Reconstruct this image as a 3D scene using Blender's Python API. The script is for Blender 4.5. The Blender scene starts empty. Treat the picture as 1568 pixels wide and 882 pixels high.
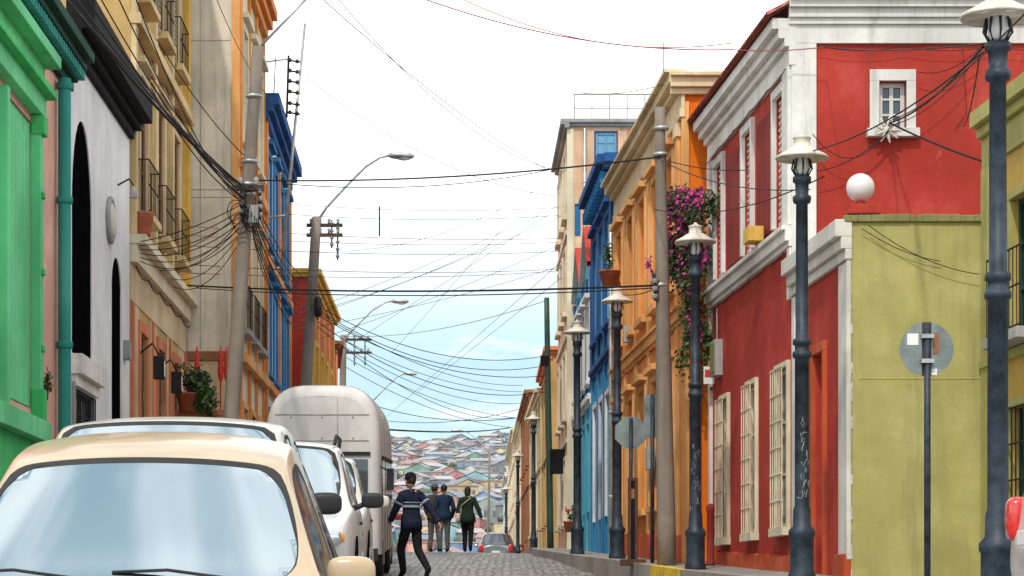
import bpy, bmesh, math, random
from mathutils import Vector, Matrix
random.seed(7)
R=random.Random(11)
scene=bpy.context.scene
FP=3484.4; UC=784.; VH=930.
def X(u,d): return (u-UC)/FP*d
def Z(v,d): return (VH-v)/FP*d
def P(u,v,d): return Vector((X(u,d),d,Z(v,d)))
def interp(tab,x):
    if x<=tab[0][0]: return tab[0][1]
    for (a,b),(c,e) in zip(tab,tab[1:]):
        if x<=c: return b+(e-b)*(x-a)/(c-a)
    return tab[-1][1]
GT=[(-80,-5),(0,-1.3),(10,-.68),(15,-.42),(22,-.05),(25,.08),(30,.24),(38.8,.45),(44,.74),(49,1.0),(61,1.45),(66,1.55),(80,1.68),(99,1.75),(130,1.2),(160,-1),(300,-12),(450,-5),(600,20),(1200,86),(1500,90),(4000,40)]
ST=[(-80,-4.8),(0,-1.1),(10,-.5),(20,.12),(24.6,.3),(31.7,.53),(36,.7),(40.4,.87),(46.9,1.1),(61,1.6),(66,1.7),(80,1.83),(99,1.9),(130,1.35),(160,-.85)]
g=lambda d:interp(GT,d); sw=lambda d:interp(ST,d)
# ---------------------------------------------------------------- materials
def newmat(name):
    m=bpy.data.materials.new(name); m.use_nodes=True
    nt=m.node_tree; b=nt.nodes['Principled BSDF']; return m,nt,b
def L(nt,a,b): nt.links.new(a,b)
def mixc(nt,fac,a,b):
    n=nt.nodes.new('ShaderNodeMix'); n.data_type='RGBA'
    for s,val in ((n.inputs[0],fac),(n.inputs[6],a),(n.inputs[7],b)):
        if hasattr(val,'links'): nt.links.new(val,s)
        elif isinstance(val,(tuple,list)): s.default_value=(*val[:3],1)
        else: s.default_value=val
    return n.outputs[2]
def noise(nt,vec,scale,detail=4,rough=.6):
    n=nt.nodes.new('ShaderNodeTexNoise'); n.inputs['Scale'].default_value=scale
    n.inputs['Detail'].default_value=detail; n.inputs['Roughness'].default_value=rough
    if vec is not None: L(nt,vec,n.inputs['Vector'])
    return n.outputs['Fac']
def ramp(nt,fac,a,b,lo=0.,hi=1.):
    n=nt.nodes.new('ShaderNodeMapRange'); n.interpolation_type='SMOOTHSTEP'
    n.inputs['From Min'].default_value=a; n.inputs['From Max'].default_value=b
    n.inputs['To Min'].default_value=lo; n.inputs['To Max'].default_value=hi
    L(nt,fac,n.inputs['Value']); return n.outputs[0]
def mapping(nt,scale,loc=(0,0,0)):
    gpos=nt.nodes.new('ShaderNodeNewGeometry'); mp=nt.nodes.new('ShaderNodeMapping')
    mp.inputs['Scale'].default_value=scale; mp.inputs['Location'].default_value=loc
    L(nt,gpos.outputs['Position'],mp.inputs['Vector']); return mp.outputs['Vector']
def plaster(name,col,dirt=.5,bump=.3,rough=.85,patch=None,seed=0.,fade=.28):
    m,nt,b=newmat(name)
    v1=mapping(nt,(1,1,1),(seed,seed*2,seed)); v2=mapping(nt,(2.6,2.6,.20),(seed,0,seed))
    big=noise(nt,v1,.55,5); fine=noise(nt,v1,7,6,.7); st=noise(nt,v2,1.6,6,.7); fd=noise(nt,v1,1.1,7,.65)
    lite=tuple(min(.9,c*1.12+.01) for c in col); dk=tuple(c*.72 for c in col)
    avg=sum(col)/3; pale=tuple(min(.85,c*.78+avg*.3+.05) for c in col)
    c=mixc(nt,ramp(nt,big,.3,.7),dk,lite)
    c=mixc(nt,ramp(nt,fd,.5,.68,0,fade),c,pale)
    c=mixc(nt,ramp(nt,fine,.35,.75,0,.4),c,tuple(c_*.80 for c_ in col))
    gr=tuple(.32*c_+.035 for c_ in col)
    c=mixc(nt,ramp(nt,st,.48,.74,0,dirt),c,gr)
    pn=noise(nt,v1,1.7,9,.78)
    c=mixc(nt,ramp(nt,pn,.615,.655,0,.6 if patch else .28),c,patch or tuple(.68*c_+.07 for c_ in col))
    L(nt,c,b.inputs['Base Color']); b.inputs['Roughness'].default_value=rough
    b.inputs['Specular IOR Level'].default_value=.18
    bp=nt.nodes.new('ShaderNodeBump'); bp.inputs['Strength'].default_value=bump; bp.inputs['Distance'].default_value=.03
    L(nt,fine,bp.inputs['Height']); L(nt,bp.outputs[0],b.inputs['Normal'])
    return m
def simple(name,col,rough=.5,metal=0.,var=.2,spec=.5,scale=5.,coat=0.):
    m,nt,b=newmat(name)
    n=noise(nt,mapping(nt,(1,1,1)),scale,4)
    c=mixc(nt,ramp(nt,n,.3,.7),tuple(c*(1-var) for c in col),tuple(min(1,c*(1+var)) for c in col))
    L(nt,c,b.inputs['Base Color']); b.inputs['Roughness'].default_value=rough
    b.inputs['Metallic'].default_value=metal; b.inputs['Specular IOR Level'].default_value=spec
    b.inputs['Coat Weight'].default_value=coat
    return m
def glassmat(name,col,metal,rough=.05,wav=.02,sc=1.6):
    m,nt,b=newmat(name); b.inputs['Base Color'].default_value=(*col,1)
    b.inputs['Metallic'].default_value=metal; b.inputs['Roughness'].default_value=rough
    bp=nt.nodes.new('ShaderNodeBump'); bp.inputs['Strength'].default_value=wav; bp.inputs['Distance'].default_value=.1
    L(nt,noise(nt,mapping(nt,(1,1,1)),sc,1),bp.inputs['Height']); L(nt,bp.outputs[0],b.inputs['Normal'])
    return m
M={}
def pl(k,col,**kw): M[k]=plaster(k+'_plaster',col,seed=len(M)*3.7,**kw)
pl('red',(.46,.045,.030),dirt=.55,patch=(.54,.13,.09),fade=.2); pl('maroon',(.27,.034,.03)); pl('redorange',(.58,.10,.035),dirt=.5)
pl('orange',(.82,.29,.07)); pl('orange_b',(.88,.19,.010),dirt=.3,fade=.1); pl('orange_l',(.84,.42,.15)); pl('cream',(.72,.58,.36)); pl('creamy',(.76,.68,.50))
pl('olive',(.45,.42,.15),dirt=.45,patch=(.38,.36,.16)); pl('olive_d',(.28,.27,.10)); pl('ochre',(.58,.38,.15),dirt=.6,patch=(.40,.30,.18)); pl('ochre_y',(.62,.42,.11)); pl('ochre_l',(.68,.51,.27))
pl('white',(.78,.76,.72),dirt=.55); pl('whitew',(.74,.71,.66),dirt=.6,patch=(.45,.36,.30)); pl('wallwhite',(.87,.87,.90),dirt=.28,patch=(.62,.61,.62),fade=.1); pl('blue',(.03,.22,.50)); pl('blue_d',(.018,.10,.31)); pl('turq',(.09,.40,.58)); pl('teal',(.04,.31,.26))
pl('peach',(.80,.51,.33),dirt=.5); pl('pink',(.82,.45,.36)); pl('concrete',(.74,.68,.56),dirt=.6,patch=(.52,.46,.38)); pl('yellow',(.75,.47,.09)); pl('brown',(.30,.14,.07))
pl('green',(.07,.50,.16),dirt=.35); pl('green_l',(.16,.64,.29),dirt=.4); pl('green_dk',(.012,.07,.045)); pl('fargrn',(.26,.38,.24)); pl('grey',(.37,.37,.36)); pl('salmon',(.68,.23,.12))
M['black']=simple('black_paint',(.012,.012,.014),.8,spec=.12); M['void']=simple('painted_interior_shade',(.004,.004,.005),1.,spec=.0)  # void: flat black paints in the shade inside openings and wheel wells
M['wglass']=glassmat('window_glass',(.05,.08,.10),.35,.08,.05); M['bglass']=glassmat('blue_window_glass',(.12,.30,.45),.35,.1,.05)
M['wood']=simple('dark_wood',(.10,.048,.032),.7,spec=.2); M['arm']=simple('weathered_timber',(.07,.055,.045),.85,spec=.1); M['tile']=simple('clay_roof_tile',(.33,.09,.06),.8,var=.45,scale=9); M['roof']=simple('roof_felt',(.16,.15,.14),.9)
M['iron']=simple('wrought_iron',(.022,.022,.024),.7,spec=.2); M['lamp']=simple('lamp_paint',(.022,.035,.052),.5,var=.5,scale=7,spec=.35); M['shade']=simple('lamp_shade',(.62,.57,.49),.55); M['globe']=simple('frosted_globe',(.75,.73,.72),.25,var=.05)
M['pole']=plaster('concrete_pole',(.25,.21,.17),dirt=.5); M['gpole']=simple('green_pole',(.02,.07,.05),.5); M['galv']=simple('galvanised',(.42,.43,.43),.4,.6,.25); M['sgback']=simple('sign_back',(.22,.26,.26),.45,.4,.3,scale=3)
M['rubber']=simple('rubber',(.015,.015,.015),.7); M['chrome']=simple('chrome',(.7,.7,.7),.15,1,.05); M['plastic']=simple('black_plastic',(.02,.02,.022),.5,spec=.3)
M['tail']=simple('tail_light',(.65,.02,.015),.15,coat=1); M['amber']=simple('amber',(.8,.25,.03),.2); M['head']=glassmat('headlight',(.6,.62,.65),.7,.08)
M['white_p']=simple('white_sticker',(.8,.8,.78),.5,var=.03); M['red_p']=simple('red_paint',(.6,.03,.03),.4); M['yel_p']=simple('yellow_paint',(.75,.5,.03),.6,var=.3)
M['wshield']=glassmat('windscreen_glass',(.47,.54,.58),1.,.10,.13,.8); M['cglass']=glassmat('car_side_glass',(.14,.16,.18),.6,.05,.03)
M['skin']=simple('skin',(.45,.25,.17),.6,var=.08); M['hair']=simple('hair',(.02,.014,.01),.7)
M['leaf']=simple('leaves',(.045,.10,.028),.6,var=.5,scale=14); M['leaf2']=simple('leaves_light',(.09,.16,.045),.6,var=.4,scale=14); M['mag']=simple('bougainvillea_bracts',(.60,.06,.32),.7,var=.45,scale=14); M['redfl']=simple('red_flowers',(.7,.03,.02),.6); M['terra']=simple('terracotta',(.42,.12,.06),.8)
M['wire']=simple('cable_black',(.02,.02,.023),.7,spec=.2); M['wirered']=simple('cable_red',(.34,.07,.07),.7,spec=.2)
# ---------------------------------------------------------------- mesh helpers
def empty(name,loc=(0,0,0)):
    e=bpy.data.objects.new(name,None); e.empty_display_size=.3; e.location=loc; scene.collection.objects.link(e); return e
def mkobj(name,me,parent=None):
    o=bpy.data.objects.new(name,me); scene.collection.objects.link(o)
    if parent: o.parent=parent
    return o
class Fr:
    def __init__(s,A,B,n):
        s.ax,s.ay=A; dx,dy=B[0]-A[0],B[1]-A[1]; s.len=math.hypot(dx,dy); s.tx,s.ty=dx/s.len,dy/s.len
        nx,ny=-s.ty,s.tx
        if nx*n[0]+ny*n[1]<0: nx,ny=-nx,-ny
        s.nx,s.ny=nx,ny
    def pt(s,a,o,z): return (s.ax+s.tx*a+s.nx*o, s.ay+s.ty*a+s.ny*o, z)
    def su(s,u):
        k=(u-UC)/FP; return (k*s.ay-s.ax)/(s.tx-k*s.ty)
    def d(s,a): return s.ay+s.ty*a
def sgp(v,e): return math.copysign(abs(v)**e,v)
class MB:
    def __init__(s): s.v=[];s.f=[];s.m=[];s.mats=[];s.sm=[]
    def mi(s,k):
        m=M[k] if isinstance(k,str) else k
        if m not in s.mats: s.mats.append(m)
        return s.mats.index(m)
    def face(s,pts,k,smooth=False):
        n=len(s.v); s.v+= [tuple(p) for p in pts]; s.f.append(tuple(range(n,n+len(pts)))); s.m.append(s.mi(k)); s.sm.append(smooth)
    def mesh(s,vs,fs,k,smooth=False):
        n=len(s.v); s.v+=[tuple(p) for p in vs]; i=s.mi(k)
        for f in fs: s.f.append(tuple(n+j for j in f)); s.m.append(i); s.sm.append(smooth)
    def box(s,fr,a0,a1,z0,z1,o0,o1,k):
        vs=[fr.pt(a,o,z) for z in (z0,z1) for o in (o0,o1) for a in (a0,a1)]
        s.mesh(vs,[(0,1,3,2),(4,6,7,5),(0,4,5,1),(2,3,7,6),(0,2,6,4),(1,5,7,3)],k)
    def lathe(s,c,prof,k,seg=16,axis=None):
        vs=[];fs=[]; c=Vector(c)
        for r,z in prof:
            for i in range(seg):
                t=2*math.pi*i/seg; v=Vector((r*math.cos(t),r*math.sin(t),z))
                if axis: v=axis@v
                vs.append(c+v)
        for j in range(len(prof)-1):
            for i in range(seg):
                a=j*seg+i;b=j*seg+(i+1)%seg; fs.append((a,b,b+seg,a+seg))
        fs.append(tuple(range(seg))[::-1]); fs.append(tuple(range((len(prof)-1)*seg,len(prof)*seg)))
        s.mesh(vs,fs,k,True)
    def tube(s,pts,rs,k,seg=8):
        pts=[Vector(p) for p in pts]
        if not isinstance(rs,(list,tuple)): rs=[rs]*len(pts)
        vs=[];fs=[]
        for i,p in enumerate(pts):
            t=(pts[min(i+1,len(pts)-1)]-pts[max(i-1,0)]).normalized()
            if abs(t.z)>.95: a=Vector((1,0,0))-t*t.x; a.normalize()
            else: a=t.cross(Vector((0,0,1))).normalized()
            b=t.cross(a)
            for j in range(seg):
                q=2*math.pi*j/seg; vs.append(p+(a*math.cos(q)+b*math.sin(q))*rs[i])
        for i in range(len(pts)-1):
            for j in range(seg):
                x=i*seg+j;y=i*seg+(j+1)%seg; fs.append((x,y,y+seg,x+seg))
        fs.append(tuple(range(seg))[::-1]); fs.append(tuple(range((len(pts)-1)*seg,len(pts)*seg)))
        s.mesh(vs,fs,k,True)
    def ell(s,c,r,k,seg=14,rings=8,rot=None,e=1.):
        vs=[];fs=[];c=Vector(c)
        for i in range(rings+1):
            ph=math.pi*i/rings
            for j in range(seg):
                th=2*math.pi*j/seg; v=Vector((r[0]*sgp(math.sin(ph),e)*sgp(math.cos(th),e),r[1]*sgp(math.sin(ph),e)*sgp(math.sin(th),e),r[2]*sgp(math.cos(ph),e)))
                if rot: v=rot@v
                vs.append(c+v)
        for i in range(rings):
            for j in range(seg):
                a=i*seg+j;b=i*seg+(j+1)%seg; fs.append((a,b,b+seg,a+seg))
        s.mesh(vs,fs,k,True)
    def build(s,name,parent=None,bevel=0):
        me=bpy.data.meshes.new(name); me.from_pydata(s.v,[],s.f)
        for m in s.mats: me.materials.append(m)
        me.polygons.foreach_set('material_index',s.m); me.polygons.foreach_set('use_smooth',s.sm)
        me.update(); o=mkobj(name,me,parent)
        if bevel:
            b=o.modifiers.new('bevel','BEVEL'); b.width=bevel; b.segments=1; b.limit_method='ANGLE'; b.angle_limit=.9
        return o
# ---------------------------------------------------------------- facades
DEP=.09
def wall(mb,fr,a0,a1,z0,z1,ops,k):
    As=sorted(set([a0,a1]+[o['a0'] for o in ops]+[o['a1'] for o in ops])); Zs=sorted(set([z0,z1]+[o['z0'] for o in ops]+[o['z1'] for o in ops]))
    for i in range(len(As)-1):
        for j in range(len(Zs)-1):
            ca=(As[i]+As[i+1])/2; cz=(Zs[j]+Zs[j+1])/2
            if any(o['a0']<ca<o['a1'] and o['z0']<cz<o['z1'] for o in ops): continue
            mb.face([fr.pt(As[i],0,Zs[j]),fr.pt(As[i+1],0,Zs[j]),fr.pt(As[i+1],0,Zs[j+1]),fr.pt(As[i],0,Zs[j+1])],k)
    for o in ops:
        x0,x1,y0,y1=o['a0'],o['a1'],o['z0'],o['z1']; D=-o.get('dep',DEP)
        for p in ([(x0,y0),(x0,y1)],[(x1,y0),(x1,y1)],[(x0,y1),(x1,y1)],[(x0,y0),(x1,y0)]):
            (pa,pz),(qa,qz)=p; mb.face([fr.pt(pa,0,pz),fr.pt(qa,0,qz),fr.pt(qa,D-.02,qz),fr.pt(pa,D-.02,pz)],k)
        if o.get('arch'):
            r=(x1-x0)/2; n=14; cx=(x0+x1)/2; hh=o.get('ah',r); arc=[(cx-r*math.cos(math.pi*i/n),y1-hh+hh*math.sin(math.pi*i/n)) for i in range(n+1)]
            for i in range(n):
                (ua,uz),(wa,wz)=arc[i],arc[i+1]
                mb.face([fr.pt(ua,-.001,uz),fr.pt(wa,-.001,wz),fr.pt(wa,-.001,y1),fr.pt(ua,-.001,y1)],k)
                mb.face([fr.pt(ua,-.001,uz),fr.pt(wa,-.001,wz),fr.pt(wa,D,wz),fr.pt(ua,D,uz)],k)
def fill(mb,fr,o):
    x0,x1,y0,y1=o['a0']+.003,o['a1']-.003,o['z0']+.003,o['z1']-.003; D=-o.get('dep',DEP); k=o.get('k','win'); fm=o.get('fm','white'); gl=o.get('gl','wglass')
    w=x1-x0;h=y1-y0
    if k=='win':
        mb.box(fr,x0,x1,y0,y1,D-.015,D,gl); t=.055
        mb.box(fr,x0,x0+t,y0,y1,D+.002,D+.035,fm); mb.box(fr,x1-t,x1,y0,y1,D+.002,D+.035,fm)
        mb.box(fr,x0+t,x1-t,y0,y0+t,D+.002,D+.033,fm); mb.box(fr,x0+t,x1-t,y1-t,y1,D+.002,D+.033,fm)
        c=(x0+x1)/2; mb.box(fr,c-.025,c+.025,y0+t,y1-t,D+.002,D+.03,fm)
        for q in o.get('bars',(.34,.67)): mb.box(fr,x0+t,x1-t,y0+h*q-.015,y0+h*q+.015,D+.002,D+.026,fm)
    elif k=='door':
        mb.box(fr,x0,x1,y0,y1,D-.02,D,fm); c=(x0+x1)/2
        for (p,q) in ((x0+.06,c-.04),(c+.04,x1-.06)):
            for f0,f1 in ((.08,.35),(.4,.72),(.77,.95)): mb.box(fr,p,q,y0+h*f0,y0+h*f1,D+.001,D+.02,o.get('fm2',fm))
    elif k=='shut':
        mb.box(fr,x0,x1,y0,y1,D-.02,D,fm); n=int(h/.09)
        c=(x0+x1)/2; mb.box(fr,c-.02,c+.02,y0,y1,D+.001,D+.045,fm)
        for i in range(n): z=y0+(i+.3)*h/n; mb.box(fr,x0+.05,c-.03,z,z+.035,D+.001,D+.03,fm); mb.box(fr,c+.03,x1-.05,z,z+.035,D+.001,D+.03,fm)
    elif k=='plank':
        mb.box(fr,x0,x1,y0,y1,D-.02,D,fm); n=max(2,int(w/.22))
        for i in range(n): a=x0+w*i/n; mb.box(fr,a+.02,a+w/n-.02,y0+.02,y1-.02,D+.001,D+.035,o.get('fm2',fm))
    else: mb.box(fr,x0,x1,y0,y1,D-.02,D,'void')
    tm=o.get('trim'); tw=o.get('tw',.11); to=o.get('to',.05)
    X0,X1,Y0,Y1=o['a0']-.004,o['a1']+.004,o['z0'],o['z1']
    if tm:
        mb.box(fr,X0-tw,X0,Y0,Y1+.004,-.02,to,tm); mb.box(fr,X1,X1+tw,Y0,Y1+.004,-.02,to,tm)
        mb.box(fr,X0-tw,X1+tw,Y1+.004,Y1+.004+tw*1.2,-.02,to+.002,tm)
        if o.get('head'): mb.box(fr,X0-tw-.06,X1+tw+.06,Y1+.005+tw*1.2,Y1+tw*1.2+.11,-.02,to+.11,tm)
        if o.get('sill',1): mb.box(fr,X0-tw-.04,X1+tw+.04,Y0-.11,Y0-.003,-.02,to+.07,tm)
    if o.get('grille'):
        gm=o['grille']; n=max(3,int(w/.14)); go=o.get('go',.06)
        for i in range(n+1): a=o['a0']+(o['a1']-o['a0'])*i/n; mb.box(fr,a-.008,a+.008,Y0,Y1,go,go+.016,gm)
        m=max(3,int(h/.3))
        for i in range(m+1): z=Y0+h*i/m; mb.box(fr,o['a0']-.02,o['a1']+.02,z-.01,z+.01,go-.004,go+.02,gm)
    if o.get('balc'):
        bm_=o['balc']; ex=.18; po=o.get('po',.42); n=o.get('nb',9)
        mb.box(fr,X0-ex,X1+ex,Y0-.14,Y0-.02,-.02,po+.05,o.get('bslab','grey'))
        for i in range(n+1): a=X0-ex+(X1-X0+2*ex)*i/n; mb.box(fr,a-.006,a+.006,Y0-.02,Y0+.85,po-.006,po+.006,bm_)
        for q in (0,.43,.84): mb.box(fr,X0-ex,X1+ex,Y0+q,Y0+q+.018,po-.012,po+.012,bm_)
        for sd in (X0-ex,X1+ex):
            mb.box(fr,sd-.01,sd+.01,Y0+.84,Y0+.86,0,po,bm_)
            for q in (.33,.67): mb.box(fr,sd-.006,sd+.006,Y0-.02,Y0+.84,q*po-.006,q*po+.006,bm_)
def cornice(mb,fr,a0,a1,z,steps,k,dz=0):
    for h,o in steps: mb.box(fr,a0,a1,z+dz,z+h+dz,-.03,o,k); z+=h
    return z
def bld(name,A,B,side,z1,wm,em=None,ops=(),eops=(),depth=9,z0=-2,roof='roof',zr=None):
    root=empty(name,(A[0],A[1],g(A[1])))
    fr=Fr(A,B,(-side,0)); fe=Fr(A,(A[0]+side*depth,A[1]),(0,-1))
    w=MB(); t=MB(); em=em or wm
    wall(w,fr,0,fr.len,z0,z1,list(ops),wm); wall(w,fe,0,depth,z0,z1,list(eops),em)
    C=(B[0]+side*depth,B[1]); D=(A[0]+side*depth,A[1])
    w.face([(*B,z0),(*C,z0),(*C,z1),(*B,z1)],wm); w.face([(*C,z0),(*D,z0),(*D,z1),(*C,z1)],wm)
    zr=zr or z1-.05; w.face([(*A,zr),(*B,zr),(*C,zr),(*D,zr)],roof)
    for o in ops: fill(t,fr,o)
    for o in eops: fill(t,fe,o)
    return root,w,t,fr,fe
def fin(root,w,t,extra=None,bevel=.008):
    off=Vector(root.location)
    for nm,mb,bv in (('walls',w,0),('windows_doors_and_trim',t,bevel)):
        if mb and mb.v:
            o=mb.build(nm,root,bv); o.matrix_parent_inverse=Matrix.Translation(-off)
    for o in (extra or []): o.parent=root; o.matrix_parent_inverse=Matrix.Translation(-off)
def W_(fr,u0,u1,z0,z1,**k): return dict(a0=fr.su(u0),a1=fr.su(u1),z0=z0,z1=z1,**k)
def srt(o):
    if o['a0']>o['a1']: o['a0'],o['a1']=o['a1'],o['a0']
    return o
def bays(L0,L1,n,w,z0,z1,**k):
    st=(L1-L0)/n; return [dict(a0=L0+st*(i+.5)-w/2,a1=L0+st*(i+.5)+w/2,z0=z0,z1=z1,**k) for i in range(n)]
def pipe(t,f,a,z0,z1,k,r=.045,o=.07):
    t.tube([f.pt(a,o,z0),f.pt(a,o,z1)],r,k,10); z=z0+1
    while z<z1: t.lathe(f.pt(a,o,z),[(r,0),(r+.015,.005),(r+.015,.05),(r,.055)],k,10); z+=1.7
def drape(t,f,a0,a1,z,k='wire',n=5,r=.008,sag=.06):
    pts=[]
    for i in range(n):
        for j in range(4):
            q=j/4; pts.append(f.pt(a0+(a1-a0)*(i+q)/n,.10,z-sag*4*q*(1-q)))
    pts.append(f.pt(a1,.10,z)); t.tube(pts,r,k,5)
# ======================== RIGHT SIDE
A,B=(3.64,29.5),(3.136,35.8); f=Fr(A,B,(-1,0)); fe=Fr(A,(12,29.5),(0,-1))
up=[srt(W_(f,a,b,5.08,6.8,k='shut',fm='whitew',trim='white',tw=.10,to=.06,sill=0,dep=.05)) for a,b in ((1189,1207),(1141,1154),(1098,1109))]
lo=[srt(W_(f,a,b,1.05,3.15,k='win',fm='creamy',trim='creamy',tw=.06,to=.05,grille='creamy',go=.1,dep=.06)) for a,b in ((1192,1209),(1147,1160),(1106,1117))]
e1=[srt(W_(fe,1346,1387,Z(198,29.5),Z(125,29.5),k='win',fm='white',trim='white',tw=.12,to=.05,dep=.12,bars=(.33,.66)))]
root,w,t,f,fe=bld('red_corner_house',A,B,1,7.6,'red','red',up+lo,e1,depth=9)
cornice(t,f,-.04,f.len+.02,4.68,[(.07,.06),(.14,.11),(.06,.16)],'white')
cornice(t,f,-.06,f.len+.05,7.02,[(.24,.06),(.1,.12),(.12,.2),(.14,.28)],'white')
cornice(t,fe,-.06,9,7.30,[(.24,.05),(.08,.09),(.12,.13),(.1,.19),(.12,.25)],'white',.003)
t.box(f,-.02,.36,4.96,7.02,-.02,.075,'white'); t.box(fe,-.02,.30,4.2,7.30,-.02,.05,'white')
t.box(f,f.len-.2,f.len+.01,4.96,7.02,-.02,.075,'white'); t.box(f,-.02,.16,4.0,4.67,-.02,.05,'white')
t.box(f,f.len-.14,f.len+.01,.9,4.67,-.02,.05,'white')
for a,b in ((1160,1184),(1114,1138)): 
    s0,s1=sorted((f.su(a),f.su(b))); t.box(f,s0+.05,s1-.05,5.1,6.75,-.02,.02,'maroon')
for i in range(8):
    a=f.len*i/8; t.box(f,a,a+f.len/8,-.5,sw(f.d(a))+.22,-.02,.045+.001*(i%2),'redorange')
s=f.su(1175); t.box(f,s-.2,s+.2,5.0,5.2,.09,.3,'yellow')
s=f.su(1103); t.box(f,s-.22,s+.22,3.55,4.1,.0,.12,'grey'); t.box(f,s-.18,s+.18,3.6,4.05,.122,.135,'olive_d')
drape(t,f,.0,f.len,6.98); drape(t,f,.1,f.len,4.62,r=.006); t.tube([f.pt(f.su(1103),.05,4.1),f.pt(f.su(1103),.05,4.6)],.015,'grey',6)
drape(t,fe,.3,6,7.25,r=.006); t.tube([fe.pt(2.2,.02,7.25),fe.pt(2.25,.02,6.4),fe.pt(2.1,.02,6.2)],.005,'wire',5)
rt=MB(); n=46; st=(f.len+.4)/n
for i in range(n):
    a=-.12+i*st
    for j in range(6):
        o=.36-j*.42; z=7.64+j*.24; vs=[];fs=[]
        for q in range(5):
            th=math.pi*q/4
            for (oo,zz,rr) in ((o,z,1.0),(o-.46,z+.255,.82)): vs.append(f.pt(a+st/2-math.cos(th)*st*.52*rr,oo,zz+math.sin(th)*.06*rr))
        for q in range(4): fs.append((2*q,2*q+1,2*q+3,2*q+2))
        rt.mesh(vs,fs,'tile',True)
rt.face([f.pt(-.12,.34,7.63),f.pt(f.len+.25,.34,7.63),f.pt(f.len+.25,-2.1,9.03),f.pt(-.12,-2.1,9.03)],'tile')
rt.face([f.pt(-.12,-2.1,9.03),f.pt(f.len+.25,-2.1,9.03),f.pt(f.len+.25,-6,7.7),f.pt(-.12,-6,7.7)],'tile')
ro=rt.build('tiled_roof')
fin(root,w,t,[ro])
# low red house with olive gable wall
A,B=(3.896,26.3),(3.65,29.46); f=Fr(A,B,(-1,0))
ops=[srt(W_(f,1249,1264,.2,3.1,k='door',fm='maroon',fm2='wood',trim='redorange',tw=.1,to=.05,sill=0))]
root,w,t,f,fe=bld('low_olive_house',A,B,1,4.45,'red','olive',ops,depth=1.6)
cornice(t,f,-.03,f.len,4.02,[(.12,.05),(.14,.10),(.2,.17)],'whitew')
t.box(f,-.03,.42,.55,4.0,-.02,.035,'whitew'); t.box(f,f.len-.2,f.len-.01,.5,4.0,-.02,.035,'white')
rr=random.Random(5); z=-.5
while z<4.42:
    h=rr.uniform(.04,.12); t.box(fe,-.034,rr.uniform(.0,.045),z,z+h,-.02,.012,'whitew' if z>2.9 or rr.random()<.5 else 'creamy'); z+=h
a=-.06
while a<1.6:
    q=rr.uniform(.08,.2); t.box(fe,a,min(1.62,a+q),4.452,4.52+rr.uniform(0,.02),-.3,.035+rr.uniform(0,.012),'olive_d'); a+=q
t.box(fe,.1,1.59,2.635,2.65,-.02,.008,'olive'); t.box(f,-.02,.6,-.3,.62,-.02,.06,'redorange')
t.box(fe,-.02,.36,4.542,4.59,-.42,.05,'red'); t.box(fe,.02,.3,4.592,4.66,-.36,-.0,'red')
t.lathe((A[0]+.16,A[1]+.19,4.66),[(.06,0),(.06,.05),(.04,.07)],'red'); t.ell((A[0]+.16,A[1]+.19,4.885),(.165,.165,.165),'globe',24,14)
fin(root,w,t)
# set-back ochre building
A,B=(5.95,20.),(5.46,26.28); f=Fr(A,B,(-1,0))
ops=[srt(W_(f,1552,1590,3.0,4.5,k='win',fm='green_dk',balc='iron',po=.25,trim='olive',tw=.08,sill=0)),srt(W_(f,1552,1590,1.0,2.2,k='win',fm='green_dk',grille='iron',trim='olive',tw=.08)),
     dict(a0=1,a1=2.2,z0=3.0,z1=4.5,k='win',fm='green_dk',balc='iron',trim='olive'),dict(a0=1,a1=2.2,z0=.3,z1=2.4,k='door',fm='wood')]
root,w,t,f,fe=bld('ochre_building',A,B,1,5.6,'ochre_y','ochre',ops,depth=7)
cornice(t,f,-.05,f.len,5.05,[(.35,.04),(.12,.1),(.18,.18)],'olive'); t.box(f,f.len-.3,f.len,0,5.05,-.02,.05,'olive'); t.box(f,0,f.len,2.75,2.85,-.02,.07,'olive')
fin(root,w,t)
# orange house
A,B=(2.70,36.0),(2.08,45.9); f=Fr(A,B,(-1,0)); Ln=f.len
ops=bays(.5,Ln-.1,5,.85,5.2,7.35,k='shut',fm='orange_l',trim='orange_l',tw=.12,head=1)+bays(.5,Ln-.1,5,.9,1.75,3.9,k='win',fm='cream',trim='orange_l',tw=.12,head=1)
ops[5]=dict(ops[5],k='door',fm='wood',z0=.75,sill=0); ops[8]=dict(ops[8],k='door',fm='wood',z0=1.1,sill=0); ops[1]=dict(ops[1],k='win',fm='cream'); ops[3]=dict(ops[3],k='win',fm='wood')
root,w,t,f,fe=bld('orange_house',A,B,1,8.45,'orange','orange_b',ops,depth=6)
cornice(t,f,-.06,Ln,7.75,[(.14,.05),(.3,.03),(.1,.12),(.16,.22),(.06,.3)],'cream'); cornice(t,fe,-.2,6,8.1,[(.1,.1),(.16,.18),(.06,.26)],'cream',.004)
cornice(t,f,-.03,Ln,4.5,[(.06,.05),(.16,.09),(.05,.14)],'orange_l')
for i in range(6):
    a=.42+(Ln-.6)*i/5; t.box(f,a-.16,a+.16,.4,4.49,-.02,.055,'orange_l'); t.box(f,a-.14,a+.14,4.78,7.74,-.02,.055,'orange_l'); t.box(f,a-.19,a+.19,7.5,7.73,-.02,.08,'cream')
for i in range(10): a=Ln*i/10; t.box(f,a,a+Ln/10,-.3,sw(f.d(a))+.45,-.02,.06+.001*(i%2),'redorange')
t.box(fe,.06,.3,-.3,4.4,-.02,.02,'redorange'); t.box(fe,-.02,.1,.5,8.0,-.02,.03,'orange_l')
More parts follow.
